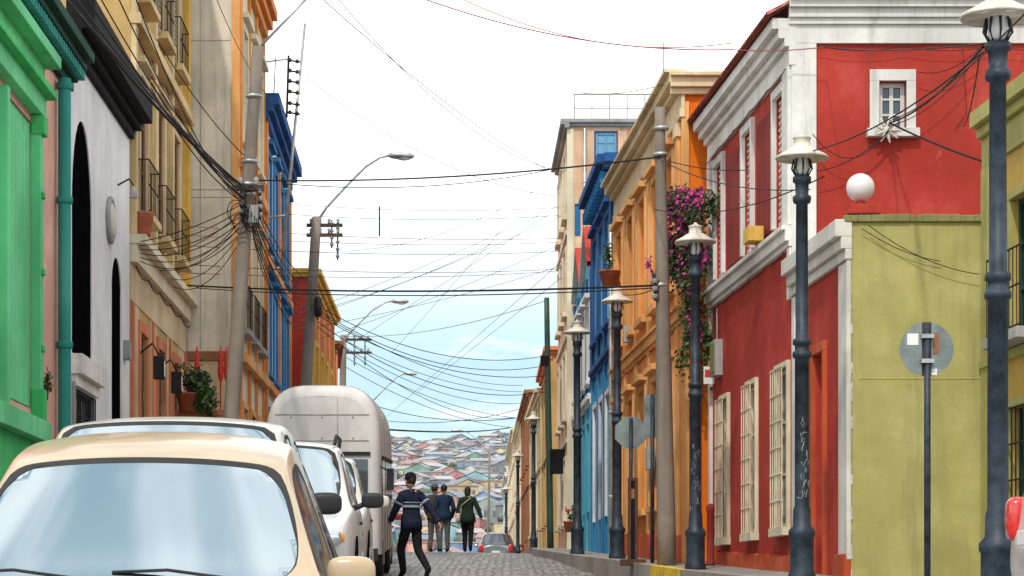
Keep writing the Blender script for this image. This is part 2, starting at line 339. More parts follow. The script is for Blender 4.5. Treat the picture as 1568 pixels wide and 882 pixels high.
drape(t,f,0,Ln,4.44,n=7); pipe(t,f,Ln-.1,1.2,7.7,'galv',.04,.1); t.box(f,3.5,3.75,2.4,2.8,0,.14,'grey'); t.box(f,6.9,7.1,5.0,5.3,0,.16,'grey')
fin(root,w,t)
# blue house
A,B=(2.05,46.0),(1.84,51.4); f=Fr(A,B,(-1,0)); Ln=f.len
ops=bays(.2,Ln-.1,3,.95,5.9,8.1,k='win',fm='white',trim='blue_d',tw=.14,head=1)+bays(.2,Ln-.1,3,.95,1.9,4.4,k='door',fm='blue_d',trim='white',tw=.1,sill=0)
root,w,t,f,fe=bld('blue_house',A,B,1,9.15,'turq','blue',ops,depth=6)
cornice(t,f,-.06,Ln,8.5,[(.16,.06),(.2,.05),(.12,.2),(.18,.34)],'blue_d'); cornice(t,fe,-.2,6,8.86,[(.1,.2),(.18,.3)],'blue_d',.004)
for i in range(12): a=Ln*(i+.5)/12; t.box(f,a-.05,a+.05,8.6,8.85,.05,.26,'blue')
cornice(t,f,-.03,Ln,5.1,[(.1,.06),(.12,.12)],'blue_d')
for i in range(4): a=.12+(Ln-.2)*i/3; t.box(f,a-.17,a+.17,.4,5.09,-.02,.06,'blue'); t.box(f,a-.17,a+.17,5.33,8.49,-.02,.06,'blue_d')
fin(root,w,t)
A,B=(1.82,51.42),(1.62,57.9); f=Fr(A,B,(-1,0)); Ln=f.len
ops=bays(.2,Ln-.1,4,.8,5.2,6.9,k='win',fm='white',trim='white',tw=.12,head=1)+bays(.2,Ln-.1,4,.8,2.2,4.2,k='door',fm='yellow',trim='turq',tw=.1,sill=0)
root,w,t,f,fe=bld('turquoise_gabled_house',A,B,1,7.7,'turq','blue',ops,depth=6)
cornice(t,f,-.06,Ln,4.6,[(.1,.06),(.14,.12)],'white')
for (a0,a1) in ((.1,Ln/2),(Ln/2,Ln-.05)):
    c=(a0+a1)/2; w.mesh([f.pt(a0,0,7.68),f.pt(a1,0,7.68),f.pt(c,0,8.7),f.pt(a0,-4,7.68),f.pt(a1,-4,7.68),f.pt(c,-4,8.7)],[(0,1,2),(0,2,5,3),(1,4,5,2)],'turq')
    for p,q in ((a0,c),(c,a1)):
        zp=7.7 if p!=c else 8.75; zq=8.75 if q==c else 7.7
        t.mesh([f.pt(p,.12,zp),f.pt(q,.12,zq),f.pt(q,.12,zq+.14),f.pt(p,.12,zp+.14),f.pt(p,-.3,zp),f.pt(q,-.3,zq),f.pt(q,-.3,zq+.14),f.pt(p,-.3,zp+.14)],[(0,1,2,3),(4,5,6,7),(3,2,6,7),(0,1,5,4)],'red' if p!=c else 'whitew')
for i in range(5): a=.1+(Ln-.15)*i/4; t.box(f,a-.12,a+.12,.6,4.59,-.02,.05,'turq'); t.box(f,a-.12,a+.12,4.85,7.65,-.02,.05,'blue_d')
fin(root,w,t)
# tall peach building
A,B=(1.43,58.),(1.30,64.3); f=Fr(A,B,(-1,0)); fe=Fr(A,(9,58),(0,-1)); Ln=f.len
ops=[]
for z in (2.2,4.9,7.6,10.1): ops+=bays(.2,Ln-.1,3,.9,z,z+1.6,k='win',fm='brown',trim='creamy',tw=.09)
eo=[srt(W_(fe,912,944,Z(250,58),Z(203,58),k='win',fm='bglass',gl='bglass',dep=.06,trim='blue_d',tw=.03,to=.02,sill=0)),srt(W_(fe,880,889,Z(362,58),Z(312,58),k='win',fm='blue',gl='bglass',dep=.08)),srt(W_(fe,962,975,Z(300,58),Z(262,58),k='win',fm='brown'))]
root,w,t,f,fe=bld('tall_peach_building',A,B,1,12.35,'peach','peach',ops,eo,depth=4.6)
cornice(t,f,-.15,Ln,12.2,[(.08,.1),(.12,.2)],'grey'); cornice(t,fe,-.2,4.6,12.25,[(.08,.08),(.1,.16)],'grey',.003)
t.box(fe,-.03,.14,-.2,12.2,-.02,.03,'creamy'); t.box(fe,1.5,4.6,11.2,12.2,-.02,.015,'salmon')
for z in (4.2,6.9,9.5): t.box(f,0,Ln,z,z+.12,-.02,.06,'creamy')
for i in range(7): t.box(fe,.15+i*.45,.18+i*.45,12.4,13.1,-.2,-.17,'grey')
t.box(fe,.15,2.9,13.1,13.14,-.205,-.165,'grey'); t.box(fe,.15,2.9,12.75,12.775,-.2,-.17,'grey')
pipe(t,fe,.42,3,12.2,'galv',.04,.06)
fin(root,w,t)
def rowhouse(name,A,B,side,z1,wm,tm,nb,fl,depth=8,cm=None,shm='white',hz=2.9,em=None):
    f=Fr(A,B,(-side,0)); ops=[]
    gz=sw(A[1])
    for k in range(fl):
        z=gz+.9+k*hz
        if z+1.7<z1-.4: ops+=bays(.15,f.len-.1,nb,.85,z,z+1.65,k=R.choice(['win','win','shut']),fm=shm,trim=tm,tw=.1)
    root,w,t,f,fe=bld(name,A,B,side,z1,wm,em or wm,ops,depth=depth)
    cm=cm or tm
    cornice(t,f,-.05,f.len,z1-.35,[(.12,.05),(.12,.14),(.14,.24)],cm); cornice(t,fe,-.1,depth,z1-.2,[(.1,.1),(.12,.2)],cm,.004)
    for i in range(nb+1): a=.1+(f.len-.2)*i/nb; t.box(f,a-.1,a+.1,gz,z1-.36,-.02,.045,tm)
    for k in range(1,fl): t.box(f,0,f.len,gz+k*hz,gz+k*hz+.12,-.02,.07,tm)
    fin(root,w,t); return root
rowhouse('brick_red_house',(1.16,66.5),(1.03,75.9),1,7.6,'brown','ochre',4,2,cm='salmon',em='ochre')
rowhouse('green_townhouse',(1.0,76.),(.72,88),1,7.3,'fargrn','cream',5,2)
rowhouse('orange_townhouse',(.70,88.1),(.45,101),1,8.4,'orange','brown',5,2,em='salmon')
rowhouse('yellow_townhouse',(.43,101.1),(.2,115),1,8.4,'ochre_y','creamy',6,2)
rowhouse('pale_townhouse',(.17,115.2),(-.2,140),1,9.1,'peach','creamy',8,3,em='turq')
rowhouse('distant_blue_house',(-.25,140.2),(-.6,165),1,8.2,'turq','white',8,3)
# ======================== LEFT SIDE
A,B=(-5.7,20.),(-6.03,30.9); f=Fr(A,B,(1,0)); Ln=f.len
a0,a1=f.su(-60),f.su(52)
ops=[dict(a0=a0+.25,a1=(a0+a1)/2-.08,z0=2.45,z1=6.0,k='plank',fm='green',fm2='green_l',dep=.05),dict(a0=(a0+a1)/2+.08,a1=a1-.2,z0=2.45,z1=6.0,k='plank',fm='green',fm2='green_l',dep=.05),
     dict(a0=2,a1=3.2,z0=2.4,z1=5.4,k='win',trim='green',fm='green')]
root,w,t,f,fe=bld('pink_and_green_house',A,B,-1,7.15,'pink','pink',ops,depth=8)
t.box(f,a0,a0+.25,2.3,6.1,-.02,.12,'green_l'); t.box(f,a1-.2,a1,2.3,6.1,-.02,.12,'green_l'); t.box(f,(a0+a1)/2-.075,(a0+a1)/2+.075,2.3,6.0,-.02,.1,'green_l')
t.box(f,a0-.1,a1+.1,6.1,6.35,-.02,.14,'green_l'); t.box(f,a0-.2,a1+.2,6.35,6.45,-.02,.26,'green'); t.box(f,a0-.1,a1+.1,6.45,6.75,-.02,.12,'green_l'); t.box(f,a0-.22,a1+.24,6.75,6.9,-.02,.3,'green_l')
t.box(f,a0-.1,a1+.1,2.05,2.3,-.02,.2,'green_l'); t.box(f,a0,a1,1.2,2.05,-.02,.06,'green')
for q in (.25,.5,.75,1.0): t.box(f,a1-.17,a1-.03,2.3+3.8*q-.08,2.3+3.8*q,.12,.15,'green')
t.box(f,a1-.22,a1+.02,5.85,6.09,.0,.17,'green'); t.box(f,a1-.22,a1+.02,2.31,2.7,.0,.16,'green')
cornice(t,f,-.05,Ln+.0,7.0,[(.12,.08),(.16,.14),(.1,.26),(.14,.36)],'green_dk')
for i in range(60): a=Ln*(i+.5)/60; t.box(f,a-.045,a+.045,7.14,7.27,.14,.24,'teal')
t.tube([f.pt(Ln-1.0,.12,-.2),f.pt(Ln-1.0,.12,6.95)],.085,'teal',12)
for z in (1.5,3.4,5.3,6.8): t.lathe(f.pt(Ln-1.0,.12,z),[(.086,0),(.11,.01),(.11,.09),(.086,.1)],'teal',12)
fin(root,w,t)
# white house
A,B=(-6.03,31.),(-6.21,36.95); f=Fr(A,B,(1,0)); Ln=f.len
ops=[srt(W_(f,110,141,3.5,6.85,k='dark',arch=1,ah=1.35,dep=.02)),srt(W_(f,111,139,1.3,3.0,k='win',fm='black',trim='grey',tw=.08,grille='iron',dep=.04)),srt(W_(f,171,186,0.,5.45,k='dark',arch=1,dep=.02))]
root,w,t,f,fe=bld('white_arched_house',A,B,-1,7.75,'wallwhite','wallwhite',ops,depth=8)
q0,q1=sorted((f.su(109),f.su(145))); t.box(f,q0,q1,3.2,3.48,-.02,.16,'whitew'); t.box(f,q0+.05,q1-.05,3.04,3.2,-.02,.08,'white')
cornice(t,f,-.1,Ln+.1,7.75,[(.12,.18),(.42,.36)],'black'); t.box(f,0,Ln,7.6,7.75,-.02,.08,'black')
s=f.su(167); 
mt=Matrix(((f.tx,0,f.nx),(f.ty,0,f.ny),(0,1,0)))
t.lathe(f.pt(s,.0,5.9),[(.36,0),(.36,.05),(.3,.07),(.28,.05)],'grey',28,mt); t.lathe(f.pt(s,.05,5.9),[(.27,0),(.2,.03),(.02,.04)],'whitew',28,mt)
s=f.su(180); t.tube([f.pt(s,0,6.6),f.pt(s,.18,6.7),f.pt(s,.25,6.6)],.015,'iron'); t.lathe(f.pt(s,.25,6.4),[(.07,0),(.05,.1),(.02,.18)],'grey')
s=f.su(190); t.box(f,s-.12,s+.12,3.95,4.25,0,.1,'grey')
fin(root,w,t)
# ochre house w/ balconies
A,B=(-6.21,37.),(-6.45,44.9); f=Fr(A,B,(1,0)); Ln=f.len
ops=bays(.3,Ln-.5,3,.95,6.6,8.9,k='win',fm='brown',trim='cream',tw=.14,head=1,balc='iron',po=.2,nb=7,bslab='ochre_l',dep=.05)+bays(.3,Ln-.5,3,.95,10.2,12.2,k='shut',fm='grey',trim='cream',tw=.14,head=1,balc='iron',po=.18,nb=7,bslab='ochre_l',dep=.05)
ops+=bays(.3,Ln-.5,3,.9,.8,4.6,k='door',fm='wood',trim='salmon',tw=.16,sill=0,dep=.04)
root,w,t,f,fe=bld('ochre_balcony_house',A,B,-1,14,'ochre','ochre',ops,depth=8)
t.box(f,-.02,Ln+.02,5.92,6.07,-.02,.26,'creamy'); t.box(f,0,Ln,5.62,5.92,-.02,.12,'creamy'); t.box(f,0,Ln,5.0,5.6,-.02,.02,'cream')
for a0_,a1_ in ((.28,1.05),(2.55,3.3),(4.95,5.7),(6.6,Ln-.3)): t.box(f,a0_,a1_,.9,4.99,-.02,.015,'cream')
for a in (.14,Ln*.345,Ln*.655): t.box(f,a-.12,a+.12,6.08,13.6,-.02,.1,'ochre_l'); t.box(f,a-.1,a+.1,.2,4.98,-.02,.05,'salmon')
t.box(f,Ln-.3,Ln-.02,6.08,13.6,-.02,.12,'yellow'); t.box(f,Ln-.2,Ln-.02,.2,4.98,-.02,.05,'salmon')
t.box(f,0,Ln,9.5,9.68,-.02,.18,'ochre_l'); cornice(t,f,0,Ln,12.9,[(.2,.1),(.2,.22)],'ochre_l')
drape(t,f,0,Ln,5.55,n=5,r=.012,sag=.1); drape(t,f,0,Ln,9.4,n=4,r=.009,sag=.15)
for i in range(3):
    s=.9+i*2.5; t.tube([f.pt(s,0,4.2),f.pt(s,.25,4.4),f.pt(s,.36,4.2)],.018,'iron'); t.box(f,s-.09,s+.09,3.8,4.18,.27,.45,'iron')
    t.box(f,s-.06,s+.06,3.84,4.1,.265,.455,'globe')
t.lathe(f.pt(.3,.15,6.08),[(.14,0),(.2,.35),(.22,.38)],'terra')
fin(root,w,t)
# big concrete side wall building
A,B=(-5.4,45.),(-5.52,50.4); f=Fr(A,B,(1,0)); Ln=f.len
ops=bays(.2,Ln-.1,3,.9,5.6,7.9,k='win',fm='creamy',trim='creamy',tw=.14,head=1,balc='iron',po=.12,nb=7,dep=.05)+bays(.2,Ln-.1,3,.9,9.4,11.6,k='win',fm='creamy',trim='creamy',tw=.14,head=1,dep=.05)+bays(.2,Ln-.1,3,.9,1.4,4.0,k='door',fm='wood',trim='orange_l',dep=.05)
root,w,t,f,fe=bld('tall_concrete_wall_building',A,B,-1,14,'creamy','concrete',ops,depth=5)
for a in (.1,Ln*.35,Ln*.65,Ln-.1): t.box(f,a-.08,a+.08,.6,12.6,-.02,.06,'orange')
cornice(t,f,-.05,Ln+.1,12.6,[(.2,.12),(.2,.22),(.2,.32)],'orange'); t.box(f,-.03,Ln,4.85,5.05,-.02,.16,'orange_l'); t.box(f,-.03,Ln,8.7,8.9,-.02,.14,'orange')
t.box(fe,-.02,5,4.88,5.06,-.02,.06,'brown'); t.box(fe,-.02,.14,-.5,13.8,-.02,.03,'orange_l'); wall(w,Fr((-5.42,44.985),(-10,44.985),(0,-1)),0,4.5,-1,4.86,[],'cream')
for z in (8.1,8.25,11.2): t.box(fe,.18,5,z,z+.02,-.02,.008,'grey')
for a in (.75,1.25): t.box(fe,a,a+.02,5.1,13.5,-.02,.009,'grey')
fin(root,w,t)
# blue/white
A,B=(-5.5,50.5),(-5.78,58.9); f=Fr(A,B,(1,0)); Ln=f.len
ops=[]
for z in (2.2,5.3,8.2): ops+=bays(.2,Ln-.1,4,.9,z,z+2.0,k='win',fm='blue_d',trim='blue',tw=.16,head=1)
root,w,t,f,fe=bld('blue_and_white_house',A,B,-1,11.3,'white','orange',ops,depth=6)
cornice(t,f,-.1,Ln+.1,10.8,[(.2,.1),(.15,.22),(.25,.34)],'blue_d')
for a in (.1,Ln/2,Ln-.1): t.box(f,a-.12,a+.12,1,10.8,-.02,.08,'orange')
for z in (4.9,7.7): t.box(f,0,Ln,z,z+.18,-.02,.12,'orange')
fin(root,w,t)
rowhouse('red_townhouse',(-5.27,60.),(-5.5,70),-1,8.9,'redorange','yellow',4,2,depth=5,cm='yellow',em='red')
rowhouse('vermilion_townhouse',(-5.56,72.),(-6.2,79),-1,8.4,'redorange','salmon',3,2,depth=5,cm='brown',em='red')
rowhouse('distant_cream_house',(-6.75,85.),(-7.9,118),-1,7.2,'peach','creamy',9,2)
rowhouse('distant_ochre_house',(-8.3,122.),(-9.6,160),-1,6.2,'ochre','creamy',9,1)
# ======================== GROUND
gm,nt,b=newmat('ground_earth')
v=mapping(nt,(1,1,1)); n1=noise(nt,v,.03,6); n2=noise(nt,v,.3,6)
c=mixc(nt,ramp(nt,n1,.4,.6),(.22,.21,.20),(.16,.19,.17)); c=mixc(nt,ramp(nt,n2,.4,.7,0,.5),c,(.28,.27,.26)); L(nt,c,b.inputs['Base Color']); b.inputs['Roughness'].default_value=.95
ys=[-80,-40,-10,0,5,10,15,20,25,30,35,40,45,50,55,61,66,72,80,90,99,110,130,145,160,200,250,300,370,450,500,550,600]+list(range(640,1500,40))+[1500,2000,3000,4000]
xs=[-3000,-1500,-700,-400,-300]+list(range(-240,-60,20))+[-50,-30,-15,-8,-4,0,4,8,15,30,50]+list(range(60,260,20))+[300,400,700,1500,3000]
def hz(x,y):
    z=g(y)-.06
    if y>450: z+=(math.sin(x*.021+y*.004)*5+math.sin(x*.05+1)*2.5)*min(1,(y-450)/250)
    if y>450: z-=abs(x)*.01
    return z
vs=[(x,y,hz(x,y)) for y in ys for x in xs]; nx=len(xs)
me=bpy.data.meshes.new('ground'); me.from_pydata(vs,[],[(j*nx+i,j*nx+i+1,(j+1)*nx+i+1,(j+1)*nx+i) for j in range(len(ys)-1) for i in range(nx-1)]); me.materials.append(gm)
for p in me.polygons: p.use_smooth=True
mkobj('ground',me)
kl=lambda d: -2.75-.05*(d-10)
def kr(d): 
    return 4.85-.08*d if d<46 else interp([(46,1.17),(58,.55),(77,.3),(97,-.2),(115,-.6),(140,-1.2),(165,-1.8)],d)
cm,nt,b=newmat('cobblestones')
v=mapping(nt,(1,1,0)); vo=nt.nodes.new('ShaderNodeTexVoronoi'); vo.inputs['Scale'].default_value=6.5; vo.inputs['Randomness'].default_value=.65; L(nt,v,vo.inputs['Vector'])
ve=nt.nodes.new('ShaderNodeTexVoronoi'); ve.feature='DISTANCE_TO_EDGE'; ve.inputs['Scale'].default_value=6.5; ve.inputs['Randomness'].default_value=.65; L(nt,v,ve.inputs['Vector'])
sep=nt.nodes.new('ShaderNodeSeparateColor'); L(nt,vo.outputs['Color'],sep.inputs[0])
c=mixc(nt,sep.outputs[0],(.20,.185,.18),(.42,.39,.37)); c=mixc(nt,ramp(nt,noise(nt,v,.5,5),.4,.7,0,.5),c,(.30,.25,.22)); c=mixc(nt,ramp(nt,ve.outputs['Distance'],.0,.09,1,0),c,(.05,.045,.04))
L(nt,c,b.inputs['Base Color']); b.inputs['Roughness'].default_value=.5
bp=nt.nodes.new('ShaderNodeBump'); bp.inputs['Distance'].default_value=.05; bp.inputs['Strength'].default_value=1; L(nt,ramp(nt,ve.outputs['Distance'],0,.25),bp.inputs['Height']); L(nt,bp.outputs[0],b.inputs['Normal'])
pave=plaster('pavement_slabs',(.30,.28,.26),dirt=.5)
kerbm=plaster('kerb_stone',(.36,.33,.30),dirt=.5)
n=620; vs=[];mm=26
for i in range(n+1):
    d=-40+205*i/n
    for j in range(mm+1):
        q=j/mm; x=kl(d)+(kr(d)-kl(d))*q; vs.append((x,d,g(d)+.05*math.sin(math.pi*q)-.02+R.uniform(-.014,.014)))
me=bpy.data.meshes.new('cobbled_road'); me.from_pydata(vs,[],[(i*(mm+1)+j,i*(mm+1)+j+1,(i+1)*(mm+1)+j+1,(i+1)*(mm+1)+j) for i in range(n) for j in range(mm)]); me.materials.append(cm); mkobj('cobbled_road',me)
def swr(d): return max(sw(d),g(d)+.13)
def swl(d): return g(d)+.13
for (fn,s,zf,nm) in ((kr,1,swr,'pavement'),(kl,-1,swl,'pavement')):
    mb=MB(); ds=[-30+i*1.5 for i in range(131)]
    for d0,d1 in zip(ds,ds[1:]):
        x0,x1=fn(d0),fn(d1); kw=.16*s
        ky='yel_p' if (s==1 and 30.9<d0<33.9) else kerbm
        mb.face([(x0,d0,g(d0)-.1),(x1,d1,g(d1)-.1),(x1,d1,zf(d1)),(x0,d0,zf(d0))],ky)
        mb.face([(x0,d0,zf(d0)),(x1,d1,zf(d1)),(x1+kw,d1,zf(d1)),(x0+kw,d0,zf(d0))],ky)
        mb.face([(x0+kw,d0,zf(d0)-.004),(x1+kw,d1,zf(d1)-.004),(x1+9*s,d1,zf(d1)-.004),(x0+9*s,d0,zf(d0)-.004)],pave)
    mb.build(nm)
# ======================== HILL HOUSES
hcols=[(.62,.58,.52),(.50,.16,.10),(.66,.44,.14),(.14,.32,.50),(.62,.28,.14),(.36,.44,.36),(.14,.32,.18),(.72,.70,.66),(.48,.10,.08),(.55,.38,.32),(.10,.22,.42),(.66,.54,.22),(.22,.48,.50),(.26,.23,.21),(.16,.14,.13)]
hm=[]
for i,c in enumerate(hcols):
    cc=tuple(a*.66+b_*.25 for a,b_ in zip(c,(.50,.55,.64))); hm.append(simple('hill_house_hazed_paint_%d'%i,cc,.9,var=.25,scale=.3))  # distance haze painted in: pale blue-grey blended into each wall colour
hwin=simple('hill_window',(.17,.19,.23),.5); hroof=[simple('hill_roof_a',(.33,.23,.22),.9),simple('hill_roof_b',(.30,.32,.36),.8),simple('hill_roof_c',(.21,.23,.26),.8),simple('hill_roof_d',(.40,.39,.39),.8)]
hb=MB()
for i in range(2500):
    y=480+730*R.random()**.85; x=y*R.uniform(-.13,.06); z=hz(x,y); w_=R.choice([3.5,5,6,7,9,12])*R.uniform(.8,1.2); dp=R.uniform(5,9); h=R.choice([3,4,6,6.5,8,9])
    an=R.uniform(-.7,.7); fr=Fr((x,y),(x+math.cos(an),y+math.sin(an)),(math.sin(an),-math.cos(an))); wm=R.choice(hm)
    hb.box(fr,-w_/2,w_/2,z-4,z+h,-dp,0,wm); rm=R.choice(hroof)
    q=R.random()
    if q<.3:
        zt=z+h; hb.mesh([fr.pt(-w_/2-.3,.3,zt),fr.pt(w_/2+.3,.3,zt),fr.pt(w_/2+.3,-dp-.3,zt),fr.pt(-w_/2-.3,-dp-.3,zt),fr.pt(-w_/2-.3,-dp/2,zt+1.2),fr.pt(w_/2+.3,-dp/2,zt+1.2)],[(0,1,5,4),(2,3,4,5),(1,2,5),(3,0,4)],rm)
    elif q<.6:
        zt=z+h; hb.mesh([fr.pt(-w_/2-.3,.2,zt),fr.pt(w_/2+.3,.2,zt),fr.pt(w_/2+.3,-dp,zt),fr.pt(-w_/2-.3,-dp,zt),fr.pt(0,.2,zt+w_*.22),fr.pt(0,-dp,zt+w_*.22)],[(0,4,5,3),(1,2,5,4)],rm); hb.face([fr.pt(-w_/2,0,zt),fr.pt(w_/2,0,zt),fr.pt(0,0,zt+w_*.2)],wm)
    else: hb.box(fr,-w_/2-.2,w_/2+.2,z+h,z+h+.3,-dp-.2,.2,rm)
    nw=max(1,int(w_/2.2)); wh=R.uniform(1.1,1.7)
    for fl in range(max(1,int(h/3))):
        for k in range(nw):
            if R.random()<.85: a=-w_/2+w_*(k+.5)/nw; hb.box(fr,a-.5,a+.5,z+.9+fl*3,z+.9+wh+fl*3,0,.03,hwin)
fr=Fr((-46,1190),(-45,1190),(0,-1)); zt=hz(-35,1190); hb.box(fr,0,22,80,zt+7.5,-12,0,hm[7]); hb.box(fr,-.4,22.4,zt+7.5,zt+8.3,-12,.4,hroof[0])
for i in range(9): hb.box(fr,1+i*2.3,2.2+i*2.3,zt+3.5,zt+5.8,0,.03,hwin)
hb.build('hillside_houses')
M['hleaf']=simple('hillside_foliage',(.11,.16,.12),.9,var=.4,scale=.6)
tb=MB()
for i in range(900):
    y=R.uniform(480,1200); x=y*R.uniform(-.12,.05); z=hz(x,y); k=R.uniform(.5,1)
    for k_ in range(4): tb.ell((x+R.uniform(-3,3)*k,y+R.uniform(-2,2),z+R.uniform(1.5,8)*k),(R.uniform(1.0,2.4)*k,2*k,R.uniform(1.0,2.2)*k),'hleaf',6,4)
tb.build('hillside_trees')
# ======================== STREET LAMPS
def street_lamp(x,d,H=4.78,name='street_lamp',graf=False):
    z0=swr(d); r=empty(name,(x,d,z0)); m=MB()
    prof=[(.15,-.1),(.15,.05),(.13,.10),(.13,.45),(.145,.48),(.145,.53),(.10,.58),(.095,.75),(.08,.80),(.078,H*.5),(.10,H*.5+.01),(.105,H*.5+.04),(.10,H*.5+.07),(.078,H*.5+.08),(.078,H*.5+.14),(.1,H*.5+.15),(.1,H*.5+.20),(.07,H*.5+.22),(.064,H-.72),
          (.09,H-.71),(.1,H-.68),(.1,H-.64),(.07,H-.62),(.075,H-.50),(.1,H-.48),(.1,H-.43),(.07,H-.41)]
    m.lathe((0,0,0),prof,'lamp',20)
    for i in range(8):
        t=i*math.pi/4; c,s=math.cos(t),math.sin(t)
        m.tube([(.065*c,.065*s,H-.42),(.11*c,.11*s,H-.34),(.085*c,.085*s,H-.22)],.011,'lamp',5)
    m.lathe((0,0,0),[(.05,H-.42),(.075,H-.36),(.075,H-.22),(.06,H-.2)],'globe',14)
    m.lathe((0,0,0),[(.285,H-.235),(.29,H-.222),(.27,H-.20),(.17,H-.145),(.115,H-.11),(.09,H-.10),(.09,H-.02),(.10,H-.015),(.10,H+.0),(.03,H+.025),(.02,H+.05)],'shade',28)
    m.lathe((0,0,0),[(.275,H-.236),(.15,H-.17),(.02,H-.16)],'shade',28)
    if graf:
        rg=random.Random(int(d)); z=.84
        while z<1.75:
            pts=[]; a=rg.uniform(-2.2,-.9)
            for k in range(7): pts.append((.081*math.cos(a),.081*math.sin(a),z+rg.uniform(-.05,.07))); a+=rg.uniform(-.45,.5)
            m.tube(pts,.0035,'grey',4); z+=.085
    m.build('lamp_post',r); return r
for i,(x,d) in enumerate(((3.715,17.4),(3.134,24.6),(2.556,31.7),(1.867,40.4),(1.346,46.9),(.73,77),(.25,97),(-.3,118))): street_lamp(x,d,graf=i in(1,2))
def pole(name,p0,p1,r0,r1,mat='pole'):
    r=empty(name,p0); m=MB(); p0=Vector(p0);p1=Vector(p1); n=10
    m.tube([(p1-p0)*(i/n) for i in range(n+1)],[r0+(r1-r0)*i/n for i in range(n+1)],mat,14); return r,m
def cobra(m,base,pts,headdir):
    b=Vector(base); m.tube([Vector(p)-b for p in pts],.032,'galv',8); e=Vector(pts[-1])-b; h=Vector(headdir).normalized()
    ax=h.to_track_quat('X','Z').to_matrix()
    m.ell(e+h*.28,(.34,.16,.085),'galv',16,8,ax,.8); m.ell(e+h*.34+Vector((0,0,-.05)),(.2,.12,.07),'globe',14,8,ax)
def crossarm(m,c,w,n):
    c=Vector(c); m.box(Fr((c.x,c.y),(c.x+1,c.y),(0,-1)),-w/2,w/2,c.z-.04,c.z+.04,-.05,.05,'arm')
    for i in range(n): x=c.x-w/2+w*(i+.5)/n; m.lathe((x,c.y,c.z+.04),[(.02,0),(.045,.03),(.03,.06),(.05,.09),(.02,.13)],'grey',8)
def rack(m,c,h,n):
    c=Vector(c)
    m.tube([c,c+Vector((0,0,h))],.02,'iron',6)
    for i in range(n): z=h*(i+.5)/n; m.lathe(c+Vector((0,0,z-.04)),[(.02,0),(.06,.02),(.04,.04),(.06,.06),(.02,.08)],'grey',8)
def rel(p,b): return Vector(p)-Vector(b)
b0=(X(336,36),36,swl(36)-.1)
r,m=pole('utility_pole',b0,P(395,72,36),.145,.09)
m.tube([rel(P(400,70,36),b0),rel(P(440,28,36),b0),rel(P(475,-8,36),b0)],.022,'galv'); 
m.ell(rel(P(492,-14,36),b0),(.3,.15,.09),'galv')
for vv in (150,250,285,300,330): m.lathe(rel(P(379+(300-vv)*.065,vv,36),b0),[(.12,0),(.13,.01),(.13,.04),(.12,.05)],'galv',12)
rack(m,rel(P(398,335,35.85),b0),.5,4); rack(m,rel(P(370,330,35.8),b0),.4,3)
crossarm(m,rel(P(380,288,35.85),b0),.5,2)
m.box(Fr((rel(P(388,330,35.8),b0).x,0),(9,0),(0,-1)),-.08,.08,Z(345,36)-b0[2],Z(318,36)-b0[2],.17,.28,'grey')
for i in range(9):
    c=rel(P(380+R.uniform(-20,22),312+R.uniform(-28,38),35.75),b0); rr=R.uniform(.06,.16); m.tube([c+Vector((rr*math.cos(q*.6),.05*math.sin(q),rr*1.4*math.sin(q*.6))) for q in range(12)],.008,'wire',5)
m.build('pole_and_fittings',r)
b0=(X(452,57),57,swl(57)-.1); r,m=pole('utility_pole',b0,P(485,333,57),.17,.12)
cobra(m,b0,[P(482,345,57),P(500,318,57),P(530,285,57),P(560,255,57),P(582,241,57),P(597,238,57)],(1,0,-.03))
crossarm(m,rel(P(497,360,57),b0),.9,4); crossarm(m,rel(P(497,345,57),b0),.9,4); rack(m,rel(P(517,398,57),b0),.9,5); rack(m,rel(P(508,380,57),b0),.7,4); rack(m,rel(P(486,490,56.8),b0),.7,4)
m.lathe(rel(P(487,485,56.7),b0),[(.06,0),(.1,.05),(.1,.45),(.06,.5)],'plastic')
m.build('pole_and_fittings',r)
b0=(X(521,82),82,swl(82)); r,m=pole('utility_pole',b0,P(526,513,82),.15,.11)
cobra(m,b0,[P(526,520,82),P(545,500,82),P(570,475,82),P(590,463,82),P(600,461,82)],(1,0,-.03))
for q in (543,559): rack(m,rel(P(q,560,82),b0),1.0,5)
crossarm(m,rel(P(548,520,82),b0),1.0,4); crossarm(m,rel(P(548,540,82),b0),1.0,4); m.build('pole_and_fittings',r)
b0=(X(560,115),115,swl(115)); r,m=pole('utility_pole',b0,P(570,612,115),.15,.11)
cobra(m,b0,[P(570,615,115),P(590,594,115),P(608,577,115),P(620,572,115)],(1,0,-.03)); m.build('pole_and_fittings',r)
b0=(X(745,150),150,swl(150)); r,m=pole('utility_pole',b0,P(750,690,150),.09,.07)
cobra(m,b0,[P(750,695,150),P(733,675,150),P(715,661,150),P(705,659,150)],(-1,0,-.03)); m.build('pole_and_fittings',r)
b0=P(430,420,50.8); r=empty('insulator_mast',b0); m=MB()
m.tube([(0,0,0),rel(P(467,36,50.8),b0)],[.04,.03],'galv'); m.tube([rel(P(430,410,50.8),b0),rel((-5.52,50.9,Z(415,51)),b0)],.03,'galv'); m.tube([rel(P(438,330,50.8),b0),rel((-5.52,50.9,Z(335,51)),b0)],.03,'galv')
for vv in (92,108,124,140,158,172): m.tube([rel(P(440,vv,50.8),b0),rel(P(460,vv+3,50.8),b0)],.02,'iron'); m.ell(rel(P(444,vv,50.6),b0),(.045,.045,.05),'arm',8,6); m.ell(rel(P(455,vv+2,50.6),b0),(.045,.045,.05),'arm',8,6)
m.tube([rel(P(442,85,50.8),b0),rel(P(439,180,50.8),b0)],.025,'iron'); m.tube([rel(P(405,95,50.8),b0),rel(P(445,90,50.8),b0)],.018,'galv'); m.tube([rel(P(422,88,50.8),b0),rel(P(419,150,50.8),b0)],.015,'galv')
m.build('mast',r)
